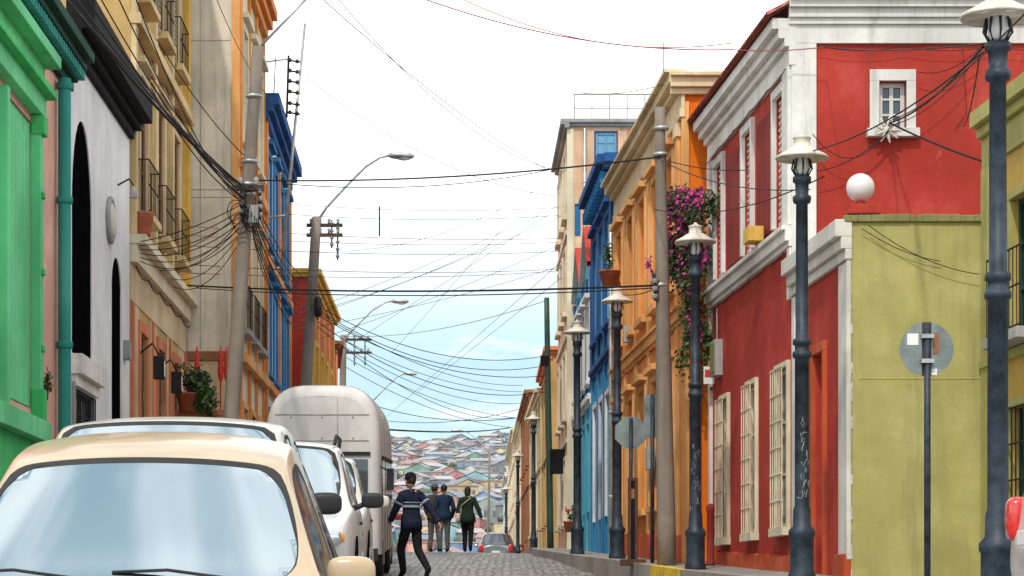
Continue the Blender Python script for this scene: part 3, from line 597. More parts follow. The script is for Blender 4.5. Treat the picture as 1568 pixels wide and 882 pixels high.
b0=(X(1021,34.5),34.5,swr(34.5)-.05); r,m=pole('utility_pole',b0,P(1010,165,34.5),.15,.075)
for vv in (200,240,440): m.lathe(rel(P(1012,vv,34.5),b0),[(.1,0),(.12,.01),(.12,.05),(.1,.06)],'galv',12)
rack(m,rel(P(1003,460,34.4),b0),.35,3); m.build('pole_and_fittings',r)
b0=(X(843,60),60,swr(60)); r,m=pole('green_utility_pole',b0,P(837,456,60),.09,.07,'gpole')
m.box(Fr((.18,0),(1.18,0),(0,-1)),-.19,.19,Z(726,60)-b0[2],Z(688,60)-b0[2],.0,.1,'black'); m.box(Fr((-.15,0),(.85,0),(0,-1)),-.12,.1,Z(560,60)-b0[2],Z(545,60)-b0[2],.0,.1,'black')
m.build('pole_and_box',r)
# ======================== SIGNS
F_=Fr((0,0),(1,0),(0,-1))
def sign(name,x,d,zc,rad,sides,ptop,rot0=0):
    z0=swr(d); r=empty(name,(x,d,z0)); m=MB(); m.tube([(0,0,-.1),(0,0,ptop-z0)],.032,'lamp',10)
    vs=[(rad*math.cos(rot0+2*math.pi*i/sides),q,zc-z0+rad*math.sin(rot0+2*math.pi*i/sides)) for q in (.036,.045) for i in range(sides)]
    fs=[tuple(range(sides)),tuple(range(sides,2*sides))]+[(i,(i+1)%sides,sides+(i+1)%sides,sides+i) for i in range(sides)]
    m.mesh(vs,fs,'sgback'); return r,m
r,m=sign('no_entry_sign',X(1420,22),22,Z(534,22),.262,36,Z(496,22))
zc=Z(534,22)-swr(22)
m.box(F_,-.045,.045,zc-.26,zc+.26,-.034,-.031,'wood'); m.box(F_,-.19,-.08,zc+.04,zc+.15,-.035,-.032,'white_p'); m.box(F_,.04,.1,zc-.25,zc-.19,-.035,-.032,'white_p')
m.box(F_,.06,.12,zc-.05,zc+.16,-.0352,-.0322,'brown')
for q in (-.12,.12): m.box(F_,-.06,.06,zc+q-.02,zc+q+.02,-.036,.04,'galv')
m.build('sign_plate_and_post',r)
r,m=sign('stop_sign',X(966,38),38,Z(662,38),.285,8,Z(640,38),math.pi/8); m.build('sign_plate_and_post',r)
r,m=sign('direction_sign',X(999,36.2),36.2,Z(640,36.2),.05,8,Z(604,36.2)); zc=Z(640,36.2)-swr(36.2); m.box(F_,-.13,.11,zc-.32,zc+.37,-.05,-.04,'sgback'); m.build('sign_plate_and_post',r)
r=empty('wall_sign',(3.0,35.4,Z(573,35.4))); m=MB(); m.box(F_,-.02,.15,-.15,.12,-.01,.01,'white_p'); m.box(F_,.0,.12,-.05,.07,.011,.014,'red_p'); m.box(F_,.15,.2,-.01,.01,-.01,.01,'iron'); m.build('plate',r)
x=X(969,36.5); r=empty('parking_post',(x,36.5,swr(36.5))); m=MB()
m.box(F_,-.2,.2,-.05,.05,-.16,.16,'wood'); m.box(F_,-.08,-.03,.05,1.3,-.05,.05,'wood'); m.box(F_,.03,.08,.05,1.3,-.05,.05,'wood'); m.box(F_,-.08,.08,1.3,1.36,-.055,.055,'wood'); m.box(F_,-.03,.03,.05,1.3,-.04,.04,'black'); m.box(F_,-.028,.028,1.02,1.18,-.03,.045,'brown'); m.build('post',r,.006)
x=X(1088,34.2); r=empty('bollard',(x,34.2,swr(34.2))); m=MB(); m.lathe((0,0,0),[(.07,0),(.07,.05),(.055,.1),(.055,.80),(.065,.82),(.065,.9),(.02,.93)],'maroon',16); m.build('bollard_body',r)
# ======================== PLANTS
def foliage(name,c,rad,n,mats,ls=.05,clumps=9,pot=None,droop=0.,f0=.4,f1=.6):
    r=empty(name,c); m=MB(); cl=[(Vector((R.gauss(0,.45)*rad[0],R.gauss(0,.45)*rad[1],R.gauss(0,.5)*rad[2])),R.uniform(.18,.42),R.random()) for _ in range(clumps)]
    for p,s,q in cl:
        m.tube([(0,0,-rad[2]*.6 if not droop else rad[2]*.8),p*.5,p],.012,'wood',5)
    for i in range(n):
        p,s,q=R.choice(cl); v=p+Vector((R.gauss(0,1)*s*rad[0]*.6,R.gauss(0,1)*s*rad[1]*.6,R.gauss(0,1)*s*rad[2]*.6-abs(R.gauss(0,1))*droop*rad[2]*.4))
        k=mats[0] if q<f0 else (mats[1] if q<f1 else (mats[2] if R.random()<.75 else mats[0])); sz=ls*R.uniform(.5,1.2)
        a=Vector((R.gauss(0,1),R.gauss(0,1),R.gauss(0,1))).normalized(); b_=a.orthogonal().normalized(); cc=a.cross(b_)
        m.face([v-b_*sz,v+cc*sz*.6,v+b_*sz,v-cc*sz*.6],k)
    if pot: m.lathe((0,0,-rad[2]*.6-pot),[(pot*.5,0),(pot*.7,pot*.9),(pot*.78,pot*.92),(pot*.78,pot)],'terra',16)
    m.build('foliage',r); return r
foliage('bougainvillea',(2.62,35.2,Z(325,35.3)),(.55,.35,.45),2300,('leaf','leaf2','mag'),.045,20,droop=.3,f0=.36,f1=.5)
foliage('bougainvillea',(2.72,35.4,Z(405,35.3)),(.42,.3,.70),2300,('leaf','leaf2','mag'),.045,18,droop=.3,f0=.42,f1=.56)
foliage('bougainvillea',(2.90,35.5,Z(500,35.3)),(.26,.24,.65),1100,('leaf','leaf2','mag'),.045,12,droop=.4,f0=.5,f1=.75)
foliage('balcony_plant',P(934,402,45.),(.16,.16,.28),260,('leaf','leaf2','leaf'),.035,7,pot=.3)
foliage('balcony_plant',P(1003,425,37.),(.14,.12,.3),260,('leaf2','mag','mag'),.035,6)
foliage('balcony_plant',P(874,790,52.),(.14,.14,.2),160,('leaf','leaf2','redfl'),.04,6,pot=.25)
foliage('garden_shrub',P(318,600,43.),(.35,.3,.5),1100,('leaf','leaf2','leaf2'),.06,12)
foliage('garden_shrub',P(290,588,43.),(.3,.25,.3),350,('leaf','leaf2','leaf'),.04,8,pot=.35)
foliage('potted_plant',P(72,595,28.8),(.1,.1,.25),120,('leaf','leaf2','leaf'),.03,5)
r=empty('planter_wall',(-6.0,43.3,g(43))); m=MB(); m.box(F_,-.5,.65,-.2,Z(640,43)-g(43)+.05,-.35,.25,'cream'); m.box(F_,-.55,.7,Z(640,43)-g(43)+.05,Z(640,43)-g(43)+.15,-.4,.3,'salmon')
for q in (-.02,.43,.55): m.lathe((q,.2,Z(590,43)-g(43)),[(.012,-.6),(.015,.1),(.05,.2),(.06,.35),(.04,.6),(.01,.8)],'redfl',8)
m.build('wall',r)
# ======================== WIRES
cu=bpy.data.curves.new('overhead_wires','CURVE'); cu.dimensions='3D'; cu.bevel_depth=1; cu.bevel_resolution=1; cu.use_fill_caps=False
cu.materials.append(M['wire']); cu.materials.append(M['wirered'])
def wire(p,q,sag,r=.008,mi=0,n=18):
    s=cu.splines.new('POLY'); s.points.add(n); s.material_index=mi
    for i in range(n+1):
        t=i/n; v=p.lerp(q,t); s.points[i].co=(v.x,v.y,v.z-4*sag*t*(1-t),1); s.points[i].radius=r*1.05+.0008
def wr(u1,v1,d1,u2,v2,d2,sag=.2,r=.008,mi=0): wire(P(u1,v1,d1),P(u2,v2,d2),sag,r,mi)
wr(388,276,36,1012,240,34.4,.12,.012); wr(285,437,44,1003,437,34.4,.10,.016); wr(300,441,44,1003,441,34.4,.13,.009)
wr(440,282,50,860,256,58,.25,.010)
for i,(u,v) in enumerate(((95,-10),(110,-10),(128,-10),(150,-10),(178,-10),(205,-10))): wr(u,v,19+i,378,290+i*5,36,.10+.05*i,.010 if i<3 else .007)
for i in range(3): wr(232,118+9*i,30,376,300+i*6,36,.12+.04*i,.008)
wr(120,20,26,372,285,36,.16,.020); wr(240,60,33,376,240,36,.12,.007)
for i in range(8): wr(382,290+i*7,36,478+R.uniform(-3,6),430+i*7,57,.3+.09*i,.009)
for i in range(6): wr(375,310+i*8,36,215,370+6*i,36.5,.08+.05*i,.007)
for i in range(5): wr(375,320+i*9,36,R.uniform(240,290),390+12*i,40,.12+.06*i,.006)
for i in range(5): wr(385,300+12*i,36,415,340+25*i,52,.2,.008)
for v1,v2,v in ((312,318,0),(328,330,0),(346,365,0),(360,371,0),(376,385,0),(405,412,0),(418,415,0)): wr(285 if v1>340 else 440,v1,44 if v1>340 else 57,856,v2,58.2,.12,.006,R.choice([0,0,1]))
for (a,b_) in ((470,(855,315)),(480,(860,330)),(500,(850,410)),(520,(862,372))): wr(486,a,57,b_[0],b_[1],58,.1,.005)
for v1,u2,v2 in ((468,835,545),(474,835,560),(482,840,575),(492,838,600),(478,800,590),(500,785,640)): wr(486,v1,57,u2,v2,62 if u2>830 else 90,.45+R.random()*.3,.009)
for v1,u2,v2 in ((520,800,600),(530,800,618),(545,790,640),(560,785,655)): wr(526,v1,82,u2,v2,96,.35+R.random()*.3,.010)
wr(595,658,48,780,655,96,.1,.020); wr(570,620,115,790,640,110,.4,.018); wr(560,640,100,800,625,100,.4,.012)
wr(526,515,82,837,460,60,.3,.007); wr(600,540,90,770,350,58,0,.005); wr(548,520,82,850,322,58,0,.005); wr(590,640,110,860,400,60,.0,.006); wr(640,600,100,860,425,60,0,.006)
wr(515,385,57,870,258,58,.5,.005); wr(505,470,57,750,375,58,.1,.005)
wr(640,-5,30,1120,76,29.5,.2,.007,1); wr(700,-5,30,1120,66,29.5,.28,.005,1); wr(490,-5,34,835,258,58,.2,.006); wr(515,-5,40,860,262,58,.6,.006); wr(470,120,50,850,300,60,.5,.006); wr(330,-5,33,440,175,50,.3,.005)
wr(1120,76,29.3,1262,72,29.2,.03,.006,1); wr(1016,66,34,1016,110,35.9,0,.005); wr(1262,72,29.2,1510,66,17.4,.05,.006); wr(880,140,58,1016,130,36,.1,.006)
wr(1505,72,17.4,1362,188,29.3,.10,.009); wr(1505,80,17.4,1240,232,24.6,.12,.006); wr(1568,22,14,1362,185,29.3,.1,.005)
wr(1362,188,29.3,1520,252,26.,.03,.011); wr(1362,192,29.3,1100,240,35.7,.2,.006); wr(1362,200,29.3,1250,262,29.3,.1,.006); wr(1362,196,29.3,1244,205,29.3,.35,.005); wr(1362,190,29.3,1016,244,34.5,.35,.006)
wr(1012,245,34.5,1240,290,24.7,.15,.006); wr(1000,320,34.5,1262,270,24.6,.2,.006); wr(1330,345,26.2,1500,420,26.2,.1,.004); wr(1500,85,17.4,1470,190,26.2,.2,.005)
wr(1362,192,29.3,1490,96,29.3,.15,.005); wr(1405,110,29.35,1500,74,29.3,.12,.005); wr(1012,437,34.5,940,447,45,.1,.008); wr(1320,350,26.24,1440,400,26.24,.06,.004)
mkobj('overhead_wires',cu)
r=empty('wall_insulator_bracket',P(1358,200,29.35)); m=MB()
for i in range(9): t=i*.7; m.tube([(0,0,0),(.17*math.cos(t),-.04,.17*math.sin(t))],[.03,.012],'shade',6)
m.ell((0,0,0),(.07,.05,.07),'shade',10,8); m.tube([(0,0,0),(0,.2,-.05)],.02,'iron'); m.build('bracket',r)
r=empty('hanging_spreader',P(581,316,57.5)); m=MB(); m.tube([(0,0,.0),(0,0,-.75)],.02,'iron'); m.build('rod',r)
# ======================== CARS
def paint(name,col,rough=.28,metal=.0):
    m,nt,b=newmat(name); n1=noise(nt,mapping(nt,(1,1,1)),2.5,6); c=mixc(nt,ramp(nt,n1,.4,.75,0,.3),col,tuple(x*.75 for x in col)); L(nt,c,b.inputs['Base Color'])
    b.inputs['Roughness'].default_value=rough; b.inputs['Metallic'].default_value=metal; b.inputs['Coat Weight'].default_value=.5; b.inputs['Coat Roughness'].default_value=.08; return m
def car(name,x,d,L_,W,H,pm,heading=0.,pitch=0.,rw=.345,zg=None,suv=False,rails=False,mirror=None,ws='wshield',belt=.61,wt=.055,mx_=.12,mz=.07,detail=False):
    r=empty(name,(x,d,g(d) if zg is None else zg)); r.rotation_euler=(pitch,0,heading)
    hw=W/2; sy=L_/4.2; bz=H*belt; hf=H*.47 if not suv else H*.53
    S=[]
    def st(y,wf,zb,sh,bl,top): S.append([(hw*wf*.90,y,zb),(hw*wf*.985,y,zb+.12),(hw*wf,y,(zb+sh)/2+.05),(hw*wf*.985,y,sh),(hw*wf*.94,y,bl)]+[(a,y+dy,z) for a,z,dy in top])
    def hood(y,wf,z,zb=.22): st(y,wf,zb,z-.13,z-.04,[(hw*wf*.88,z,0),(hw*wf*.80,z+.012,-.01),(hw*wf*.4,z+.035,-.04),(0,z+.045,-.05)])
    def roof(y,hz_,rwf=1.,dy=0,arc=.03):
        a=W*rw*rwf; st(y,1.,.2,bz-.08,bz,[(a*1.03,hz_-.12,0),(a*.97,hz_-.05-arc*.3,0),(a*.55,hz_-.01,dy),(0,hz_,dy*1.3)])
    hood(.0,.80,hf*.82,.3); hood(.10*sy,.93,hf,.24); hood(.55*sy,.99,hf+.06); hood(1.08*sy,1.,bz-.02)
    st(1.16*sy,1.,.2,bz-.08,bz,[(hw*.90,bz+.01,0),(hw*.865,bz+.02,-.01),(hw*.5,bz+.035,-.09),(0,bz+.04,-.12)])
    yt=(1.82 if not suv else 1.72)*sy
    a=W*rw*.985; st(yt,1.,.2,bz-.08,bz,[(a*1.03,H-wt-.09,0),(a*.98,H-wt-.045,0),(a*.55,H-wt-.01,-.06),(0,H-wt,-.08)])
    roof(yt+.16,H-wt*.40,1.,dy=-.04); roof(2.42*sy,H); roof(2.50*sy,H)
    e=3.3 if not suv else 3.75
    roof(e*sy,H-.02,.985); roof((e+.22)*sy,H-.05,.95,dy=.05)
    ye=4.02*sy if not suv else 4.12*sy
    st(ye,.97,.22,bz-.08,bz,[(hw*.80,bz+.02,0),(hw*.74,bz+.04,.01),(hw*.4,bz+.05,.04),(0,bz+.05,.05)])
    hood(4.15*sy,.93,bz-.08,.28); hood(4.2*sy,.86,H*.40,.34)
    bm=bmesh.new(); rows=[]
    for s in S:
        full=s+[(-a_,b_,c) for a_,b_,c in s[-2::-1]]; rows.append([bm.verts.new(p) for p in full])
    N=len(rows[0]); glass={'w':[], 'sl':[], 'sr':[], 'sl2':[], 'sr2':[],'b':[]}
    rail=[]
    for j in range(len(rows)-1):
        for k in range(N):
            k2=(k+1)%N; fc=bm.faces.new((rows[j][k],rows[j+1][k],rows[j+1][k2],rows[j][k2])); fc.smooth=True
            kk=k if k<8 else 15-k
            if k==N-1: continue
            if j==4 and kk in(6,7): glass['w'].append(fc)
            if kk==4 and j in(4,5,6): glass['sr' if k<8 else 'sl'].append(fc)
            if kk==4 and j in (8,) : glass['sr2' if k<8 else 'sl2'].append(fc)
            if j==len(rows)-4 and kk in (6,7): glass['b'].append(fc)
        if 4<j<11:
            for k in (6,10): rail.append((rows[j][k],rows[j+1][k]))
        for k in (4,12): rail.append((rows[j][k],rows[j+1][k]))
    bm.faces.new(rows[0][::-1]).smooth=True; bm.faces.new(rows[-1]).smooth=True
    cl=bm.edges.layers.float.get('crease_edge') or bm.edges.layers.float.new('crease_edge')
    for a_,b_ in rail:
        e_=bm.edges.get((a_,b_))
        if e_: e_[cl]=.35
    bm.normal_update()
    for gk,fs in glass.items():
        if not fs: continue
        for f_ in fs: f_.material_index=1 if gk=='w' else 2
        res=bmesh.ops.inset_region(bm,faces=fs,thickness=.02,depth=-.004,use_even_offset=True)
        for f_ in res['faces']: f_.material_index=3; f_.smooth=True
    for e_ in bm.edges:
        ms={f_.material_index for f_ in e_.link_faces}
        if len(ms)>1: e_[cl]=.93
    vc=bm.verts.layers.float.get('crease_vert') or bm.verts.layers.float.new('crease_vert')
    for v_ in bm.verts:
        if sum(1 for f_ in v_.link_faces if f_.material_index==1)==1 and any(f_.material_index==3 for f_ in v_.link_faces): v_[vc]=.6
    bmesh.ops.recalc_face_normals(bm,faces=bm.faces)
    me=bpy.data.meshes.new('body'); bm.to_mesh(me); bm.free()
    for q in (pm,M[ws],M['cglass'],M['rubber']): me.materials.append(q)
    o=mkobj('body',me,r); sb=o.modifiers.new('s','SUBSURF'); sb.levels=3 if detail else 2; sb.render_levels=3 if detail else 2
    m=MB(); F=Fr((0,0),(1,0),(0,-1))
    for wy in (.78*sy,3.36*sy):
        for sx in (-1,1):
            ax=Matrix(((0,0,1),(0,1,0),(-1,0,0))); wr_=.31 if not suv else .35
            m.lathe((sx*(hw-.20) if sx<0 else hw-.20,wy,wr_),[(wr_*.9,-.015 if sx>0 else -.19),(wr_,.0 if sx>0 else -.17),(wr_,.17 if sx>0 else .0),(wr_*.93,.19 if sx>0 else .015)],'rubber',24,ax)
            m.lathe((sx*(hw-.008),wy,wr_),[(wr_*.62,-.02),(wr_*.62,.012),(wr_*.3,.02),(.04,.026)],'galv',16,ax)
            m.lathe((sx*(hw-.10),wy,wr_+.02),[(wr_*1.16,-.12),(wr_*1.16,.094)],'void',28,ax)
    for sx in (-1,1):
        m.ell((sx*hw*.66,.04,hf*.86),(.17,.10,.085),'head',16,8,None,.7); m.ell((sx*hw*.82,.12,hf*.86),(.05,.07,.06),'amber',10,6)
        m.ell((sx*hw*.74,4.15*sy,H*.54),(.09,.08,.16),'tail',14,10,None,.6)
        mm_=mirror or pm; M['_m']=mm_
        ym=1.42*sy; m.tube([(sx*hw*.93,ym+.03,bz-.01),(sx*(hw+.03),ym,bz+mz-.04)],.025,'_m')
        m.ell((sx*(hw+mx_),ym,bz+mz),(.105,.05,.072),'_m',20,14,None,.62); m.ell((sx*(hw+mx_),ym+.02,bz+mz),(.090,.042,.060),'chrome',16,10,None,.6)
        m.box(F,sx*(hw+.0)-.012,sx*(hw+.0)+.012,bz-.17,bz-.14,-2.35*sy,-2.2*sy,'plastic')
    m.box(F,-.32,.32,hf*.62,hf*.82,-.05,.06,'plastic'); m.box(F,-.30,.30,hf*.70,hf*.72,.061,.07,'chrome'); m.box(F,-hw*.82,hw*.82,.30,.44,-.12,.05,'plastic'); m.box(F,-.18,.18,.32,.42,.052,.06,'white_p')
    m.box(F,-.18,.18,H*.40,H*.47,-4.25*sy,-4.215*sy,'white_p')
    for sx in (-.45,.18): m.tube([(sx+.3,1.02*sy,bz+.045),(sx-.02,1.09*sy,bz+.085),(sx-.25,1.10*sy,bz+.075)],.008,'plastic',6)
    if rails:
        for sx in (-1,1): m.tube([(sx*W*rw*.93,yt+.25,H-.05),(sx*W*rw*.95,yt+.35,H+.03),(sx*W*rw*.95,3.4*sy,H+.03),(sx*W*rw*.93,3.55*sy,H-.05)],.018,'plastic')
    m.build('wheels_lights_mirrors_and_trim',r,.004)
    return r,yt,sy,bz
pt=lambda d:math.atan((g(d+2)-g(d-2))/4)
beige=paint('beige_paint',(.50,.37,.23)); whitep=paint('white_paint',(.58,.56,.51)); silver=paint('silver_paint',(.56,.55,.53)); dred=paint('dark_red_paint',(.25,.03,.03)); dgrey=paint('dark_grey_paint',(.08,.11,.13))
def park(name,x,d,**k):
    return car(name,x,d,heading=.05,pitch=k.pop('pitch',pt(d+2)),zg=g(d)-.0,**k)
r,yt,sy,bz=park('parked_car',-1.53,8.35,L_=4.2,W=1.76,H=1.48,pm=beige,rw=.352,belt=.535,wt=.13,mx_=.03,mz=.06,detail=True)
park('parked_car',-2.16,13.2,L_=4.5,W=1.82,H=1.70,pm=whitep,rw=.40,suv=True,mirror=M['plastic'])
park('parked_car',-2.23,19.8,L_=4.4,W=1.76,H=1.68,pm=silver,rw=.385,suv=True,rails=True,mirror=M['plastic'])
park('parked_car',-2.50,26.,L_=4.3,W=1.74,H=1.72,pm=whitep,rw=.38,suv=True)
park('parked_car',-3.25,45.5,L_=4.3,W=1.7,H=1.5,pm=dred)
car('hatchback_car',X(764,99)-.0,101.,4.0,1.68,1.5,dgrey,heading=math.pi-.03,zg=g(101)+.0,ws='cglass')
car('hatchback_car',7.75,15.6,4.2,1.7,1.45,whitep,heading=math.pi/2+.0,zg=sw(15.6)+.0,suv=True)
# ---- round-topped van
tx,td=-3.08,37.; r=empty('round_top_van',(tx,td,g(td)+.0)); r.rotation_euler=(pt(40),0,.02)
M['vanw']=plaster('van_white',(.70,.68,.66),dirt=.25,bump=.03,rough=.6,fade=.05); M['vanseam']=simple('van_seam',(.36,.36,.35),.6)
def prof(sc,zs,hw=.95,z0=.45,z1=3.2,n=26):
    out=[(hw*sc,z0)]; 
    for i in range(n+1):
        t=math.pi*i/n; c=math.cos(t);s=math.sin(t)
        out.append((hw*sc*sgp(c,.50),2.05+(z1-2.05)*zs*abs(s)**.72))
    out.append((-hw*sc,z0)); return out
m=MB(); ring=[(0.0,.86,.84),(.012,.90,.89),(.05,.95,.945),(.13,.985,.98),(.28,1,1),(5.4,1,1),(5.6,.97,.97),(5.7,.85,.85)]
pr_=[prof(a,b_) for _,a,b_ in ring]; n=len(pr_[0]); vs=[(px,ring[i][0],pz) for i,q in enumerate(pr_) for px,pz in q]
m.mesh(vs,[(i*n+j,i*n+j+1,(i+1)*n+j+1,(i+1)*n+j) for i in range(len(ring)-1) for j in range(n-1)],'vanw',True)
for base in (0,(len(ring)-1)*n):
    for j in range(n//2-1): m.mesh([vs[base+j],vs[base+j+1],vs[base+n-2-j],vs[base+n-1-j]],[(0,1,2,3)],'vanw')
for y in (.42,1.7,2.9,4.1):
    q=prof(1.003,1.003); m.tube([(a,y,b_) for a,b_ in q],.012,'vanseam',5)
for y in (.36,.5,1.62): 
    q=prof(1.004,1.004)
    for a,b_ in q[2:-2]: m.ell((a,y,b_),(.014,.014,.014),'vanseam',6,4)
m.tube([(.25,-.004,2.1),(.25,-.004,3.0)],.009,'vanseam',5); m.box(F_,-.78,.78,2.06,2.12,-.3,.03,'plastic')
for z in (2.3,2.72): m.tube([(-.76,-.004,z),(.76,-.004,z)],.009,'vanseam',5)
for xx in (-.5,0,.5):
    for z in (2.34,2.68): m.ell((xx,-.004,z),(.018,.01,.018),'vanseam',6,4)
m.box(F_,-.74,.74,1.3,2.0,-.1,.012,'cglass'); m.box(F_,-.02,.02,1.3,2.0,.013,.02,'vanw')
for y0 in (.35,1.8,3.0,4.2): 
    for sx in (-1,1): m.box(F_,sx*.955-.012,sx*.955+.012,1.35,1.98,-y0-1.0,-y0,'cglass')
    for sx in (-1,1): m.box(F_,sx*.955-.018,sx*.955+.018,2.0,2.06,-y0-1.1,-y0+.05,'rubber')
for wy in (1.0,4.4):
    for sx in (-1,1):
        ax=Matrix(((0,0,1),(0,1,0),(-1,0,0))); m.lathe((sx*.82,wy,.38),[(.3,-.12),(.38,-.1),(.38,.1),(.3,.13)],'rubber',24,ax); m.lathe((sx*.94,wy,.38),[(.22,-.02),(.1,.03)],'galv',14,ax)
m.box(F_,-.9,.9,.35,.55,-.2,.1,'plastic'); 
for sx in (-1,1): m.ell((sx*.6,-.02,.85),(.12,.06,.12),'head'); m.tube([(sx*.9,.2,1.9),(sx*1.1,.0,1.8)],.015,'iron'); m.box(F_,sx*1.1-.06,sx*1.1+.06,1.5,1.85,-.02,.02,'plastic')
m.build('van_body',r)
# ======================== PEOPLE
def person(name,x,d,H,heading,J,cols,hat=None,hairlen=0.,bag=False,stripe=False,coat=0.):
    z=g(d)+.03; r=empty(name,(x,d,z)); r.rotation_euler=(0,0,heading); s=H/1.76; r.scale=(s,s,s)
    base={'pel':(0,0,.96),'sp':(0,.0,1.12),'ch':(0,.01,1.30),'nb':(0,0,1.46),'nk':(0,.015,1.54),'sL':(-.175,0,1.42),'sR':(.175,0,1.42),'hL':(-.09,0,.90),'hR':(.09,0,.90)}
    base.update(J); names=list(base); idx={k:i for i,k in enumerate(names)}
    E=[('pel','sp'),('sp','ch'),('ch','nb'),('nb','nk'),('nb','sL'),('sL','eL'),('eL','wL'),('nb','sR'),('sR','eR'),('eR','wR'),('pel','hL'),('hL','kL'),('kL','aL'),('aL','tL'),('pel','hR'),('hR','kR'),('kR','aR'),('aR','tR')]
    RR={'pel':(.165+coat,.125+coat),'sp':(.16+coat*.6,.12),'ch':(.185,.135),'nb':(.12,.09),'nk':(.055,.058),'s':(.09,.09),'e':(.068,.068),'w':(.05,.05),'h':(.105+coat,.11+coat),'k':(.078,.078),'a':(.06,.06),'t':(.042,.034)}
    me=bpy.data.meshes.new(name+'_b'); me.from_pydata([base[k] for k in names],[(idx[a],idx[b_]) for a,b_ in E],[]); o=mkobj('body',me)
    sk=o.modifiers.new('k','SKIN'); sk.use_smooth_shade=True; o.modifiers.new('s','SUBSURF').levels=2
    sv=o.data.skin_vertices[0].data
    for k,i in idx.items(): sv[i].radius=RR.get(k,RR.get(k[0])); sv[i].use_root=(k=='pel')
    dg=bpy.context.evaluated_depsgraph_get(); dg.update(); m2=bpy.data.meshes.new_from_object(o.evaluated_get(dg)); o.modifiers.clear(); o.data=m2; o.parent=r
    jk,tr,sh=cols; m2.materials.clear()
    for q in (jk,tr,sh,M['skin'],M['white_p']): m2.materials.append(q)
    segs=[]
    for a,b_ in E:
        if b_ in('nk',): c=3
        elif b_[0]=='t': c=2
        elif b_[0] in 'kah': c=1
        else: c=0
        segs.append((Vector(base[a]),Vector(base[b_]),c))
    for p in m2.polygons:
        c=p.center; best=9;bi=0
        for a,b_,ci in segs:
            ab=b_-a; t=max(0,min(1,(c-a).dot(ab)/ab.length_squared)); dd=(c-(a+ab*t)).length
            if dd<best: best=dd;bi=ci
        if bi==1 and c.z>.86-coat*4: bi=0
        if bi==3 and c.z<1.49: bi=0
        if c.z<.09 : bi=2
        p.material_index=bi; p.use_smooth=True
    m=MB(); hd=Vector(base['nk'])+Vector((0,.02,.125))
    if stripe:
        M['_s']=simple('jacket_stripe',(.28,.34,.44),.7)
        for zz,rx,ry in ((1.235,.196,.140),(1.30,.203,.146)):
            hh=.02 if zz<1.25 else .008
            vs=[(rx*math.cos(2*math.pi*i/24),.005+ry*math.sin(2*math.pi*i/24),zz+q) for q in (-hh,hh) for i in range(24)]
            m.mesh(vs,[(i,(i+1)%24,24+(i+1)%24,24+i) for i in range(24)],'_s',True)
        for sd in ('L','R'):
            a_=Vector(base['s'+sd]); b_=Vector(base['e'+sd]); q=(b_-a_).normalized(); m.tube([a_+q*.13,a_+q*.165],[.086,.083],'_s',16)
    m.ell(hd,(.078,.098,.122),'skin',20,14); m.ell(hd+Vector((0,.045,-.055)),(.052,.055,.06),'skin',14,10)
    m.ell(hd+Vector((0,.10,-.005)),(.013,.02,.026),'skin',8,6)
    for sx in (-1,1): m.ell(hd+Vector((sx*.079,-.005,-.005)),(.012,.02,.033),'skin',8,6); m.ell(hd+Vector((sx*.032,.088,.012)),(.013,.008,.008),'white_p',8,5); m.ell(hd+Vector((sx*.032,.094,.012)),(.006,.004,.006),'hair',6,4); m.ell(hd+Vector((sx*.032,.093,.032)),(.018,.006,.004),'hair',6,4)
    m.ell(hd+Vector((0,.092,-.052)),(.024,.008,.007),'red_p',8,5)
    m.ell(hd+Vector((0,-.018,.025)),(.087,.098,.112),'hair',20,12)
    if hairlen: m.ell(hd+Vector((0,-.05,-.05)),(.085,.06,.10+hairlen),'hair',16,10)
    if hat:
        M['_h']=hat; m.lathe(hd+Vector((0,-.01,.03)),[(.096,0),(.1,.03),(.092,.08),(.06,.115),(.01,.128)],'_h',20); m.ell(hd+Vector((0,.11,.045)),(.07,.06,.008),'_h',14,6)
    for sd,e,w_ in ((-1,'eL','wL'),(1,'eR','wR')):
        ev,wv=Vector(base[e]),Vector(base[w_]); dr=(wv-ev).normalized(); sdv=Vector((0,1,0)); sdv=(sdv-dr*sdv.dot(dr)).normalized(); nv=dr.cross(sdv)*sd
        m.ell(wv+dr*.055,(.02,.042,.055),'skin',12,8,Matrix((nv,sdv,dr)).transposed())
        for i,ln in enumerate((.062,.074,.07,.054)):
            b_=wv+dr*.09+sdv*(.03-.02*i); m.tube([b_,b_+dr*ln*.5-nv*.008,b_+dr*ln*.85-nv*.025,b_+dr*ln-nv*.042],[.010,.0095,.0085,.006],'skin',6)
        b_=wv+dr*.03+sdv*.035; m.tube([b_,b_+sdv*.028+dr*.025,b_+sdv*.034+dr*.058],[.013,.011,.008],'skin',6)
        m.tube([wv-dr*.05,wv+dr*.012],[.055,.053],jk,10)
    p=Vector(base['pel']); vs=[]; hz0=-.10-coat*2.2
    for rx,ry,zz in ((.18,.132,.12),(.196+coat,.15+coat,.02),(.202+coat*1.3,.156+coat*1.3,hz0),(.185+coat,.14+coat,hz0-.004)):
        for i in range(20): t=2*math.pi*i/20; vs.append(p+Vector((rx*math.cos(t),ry*math.sin(t),zz+.006*math.sin(5*t))))
    m.mesh(vs,[(j*20+i,j*20+(i+1)%20,(j+1)*20+(i+1)%20,(j+1)*20+i) for j in range(3) for i in range(20)],jk,True)
    m.lathe(Vector(base['nb'])+Vector((0,.005,0)),[(.1,-.01),(.08,.05),(.07,.075),(.06,.06)],jk,16)
    if bag:
        M['_b']=simple('beige_bag',(.50,.43,.33),.7); m.ell((-.25,-.06,.93),(.07,.13,.14),'_b',14,10,None,.7); m.tube([(-.26,-.02,1.04),(-.14,-.15,1.28),(.06,-.15,1.44),(.12,-.02,1.5),(.02,.13,1.36),(-.2,.1,1.08)],.014,'_b',6)
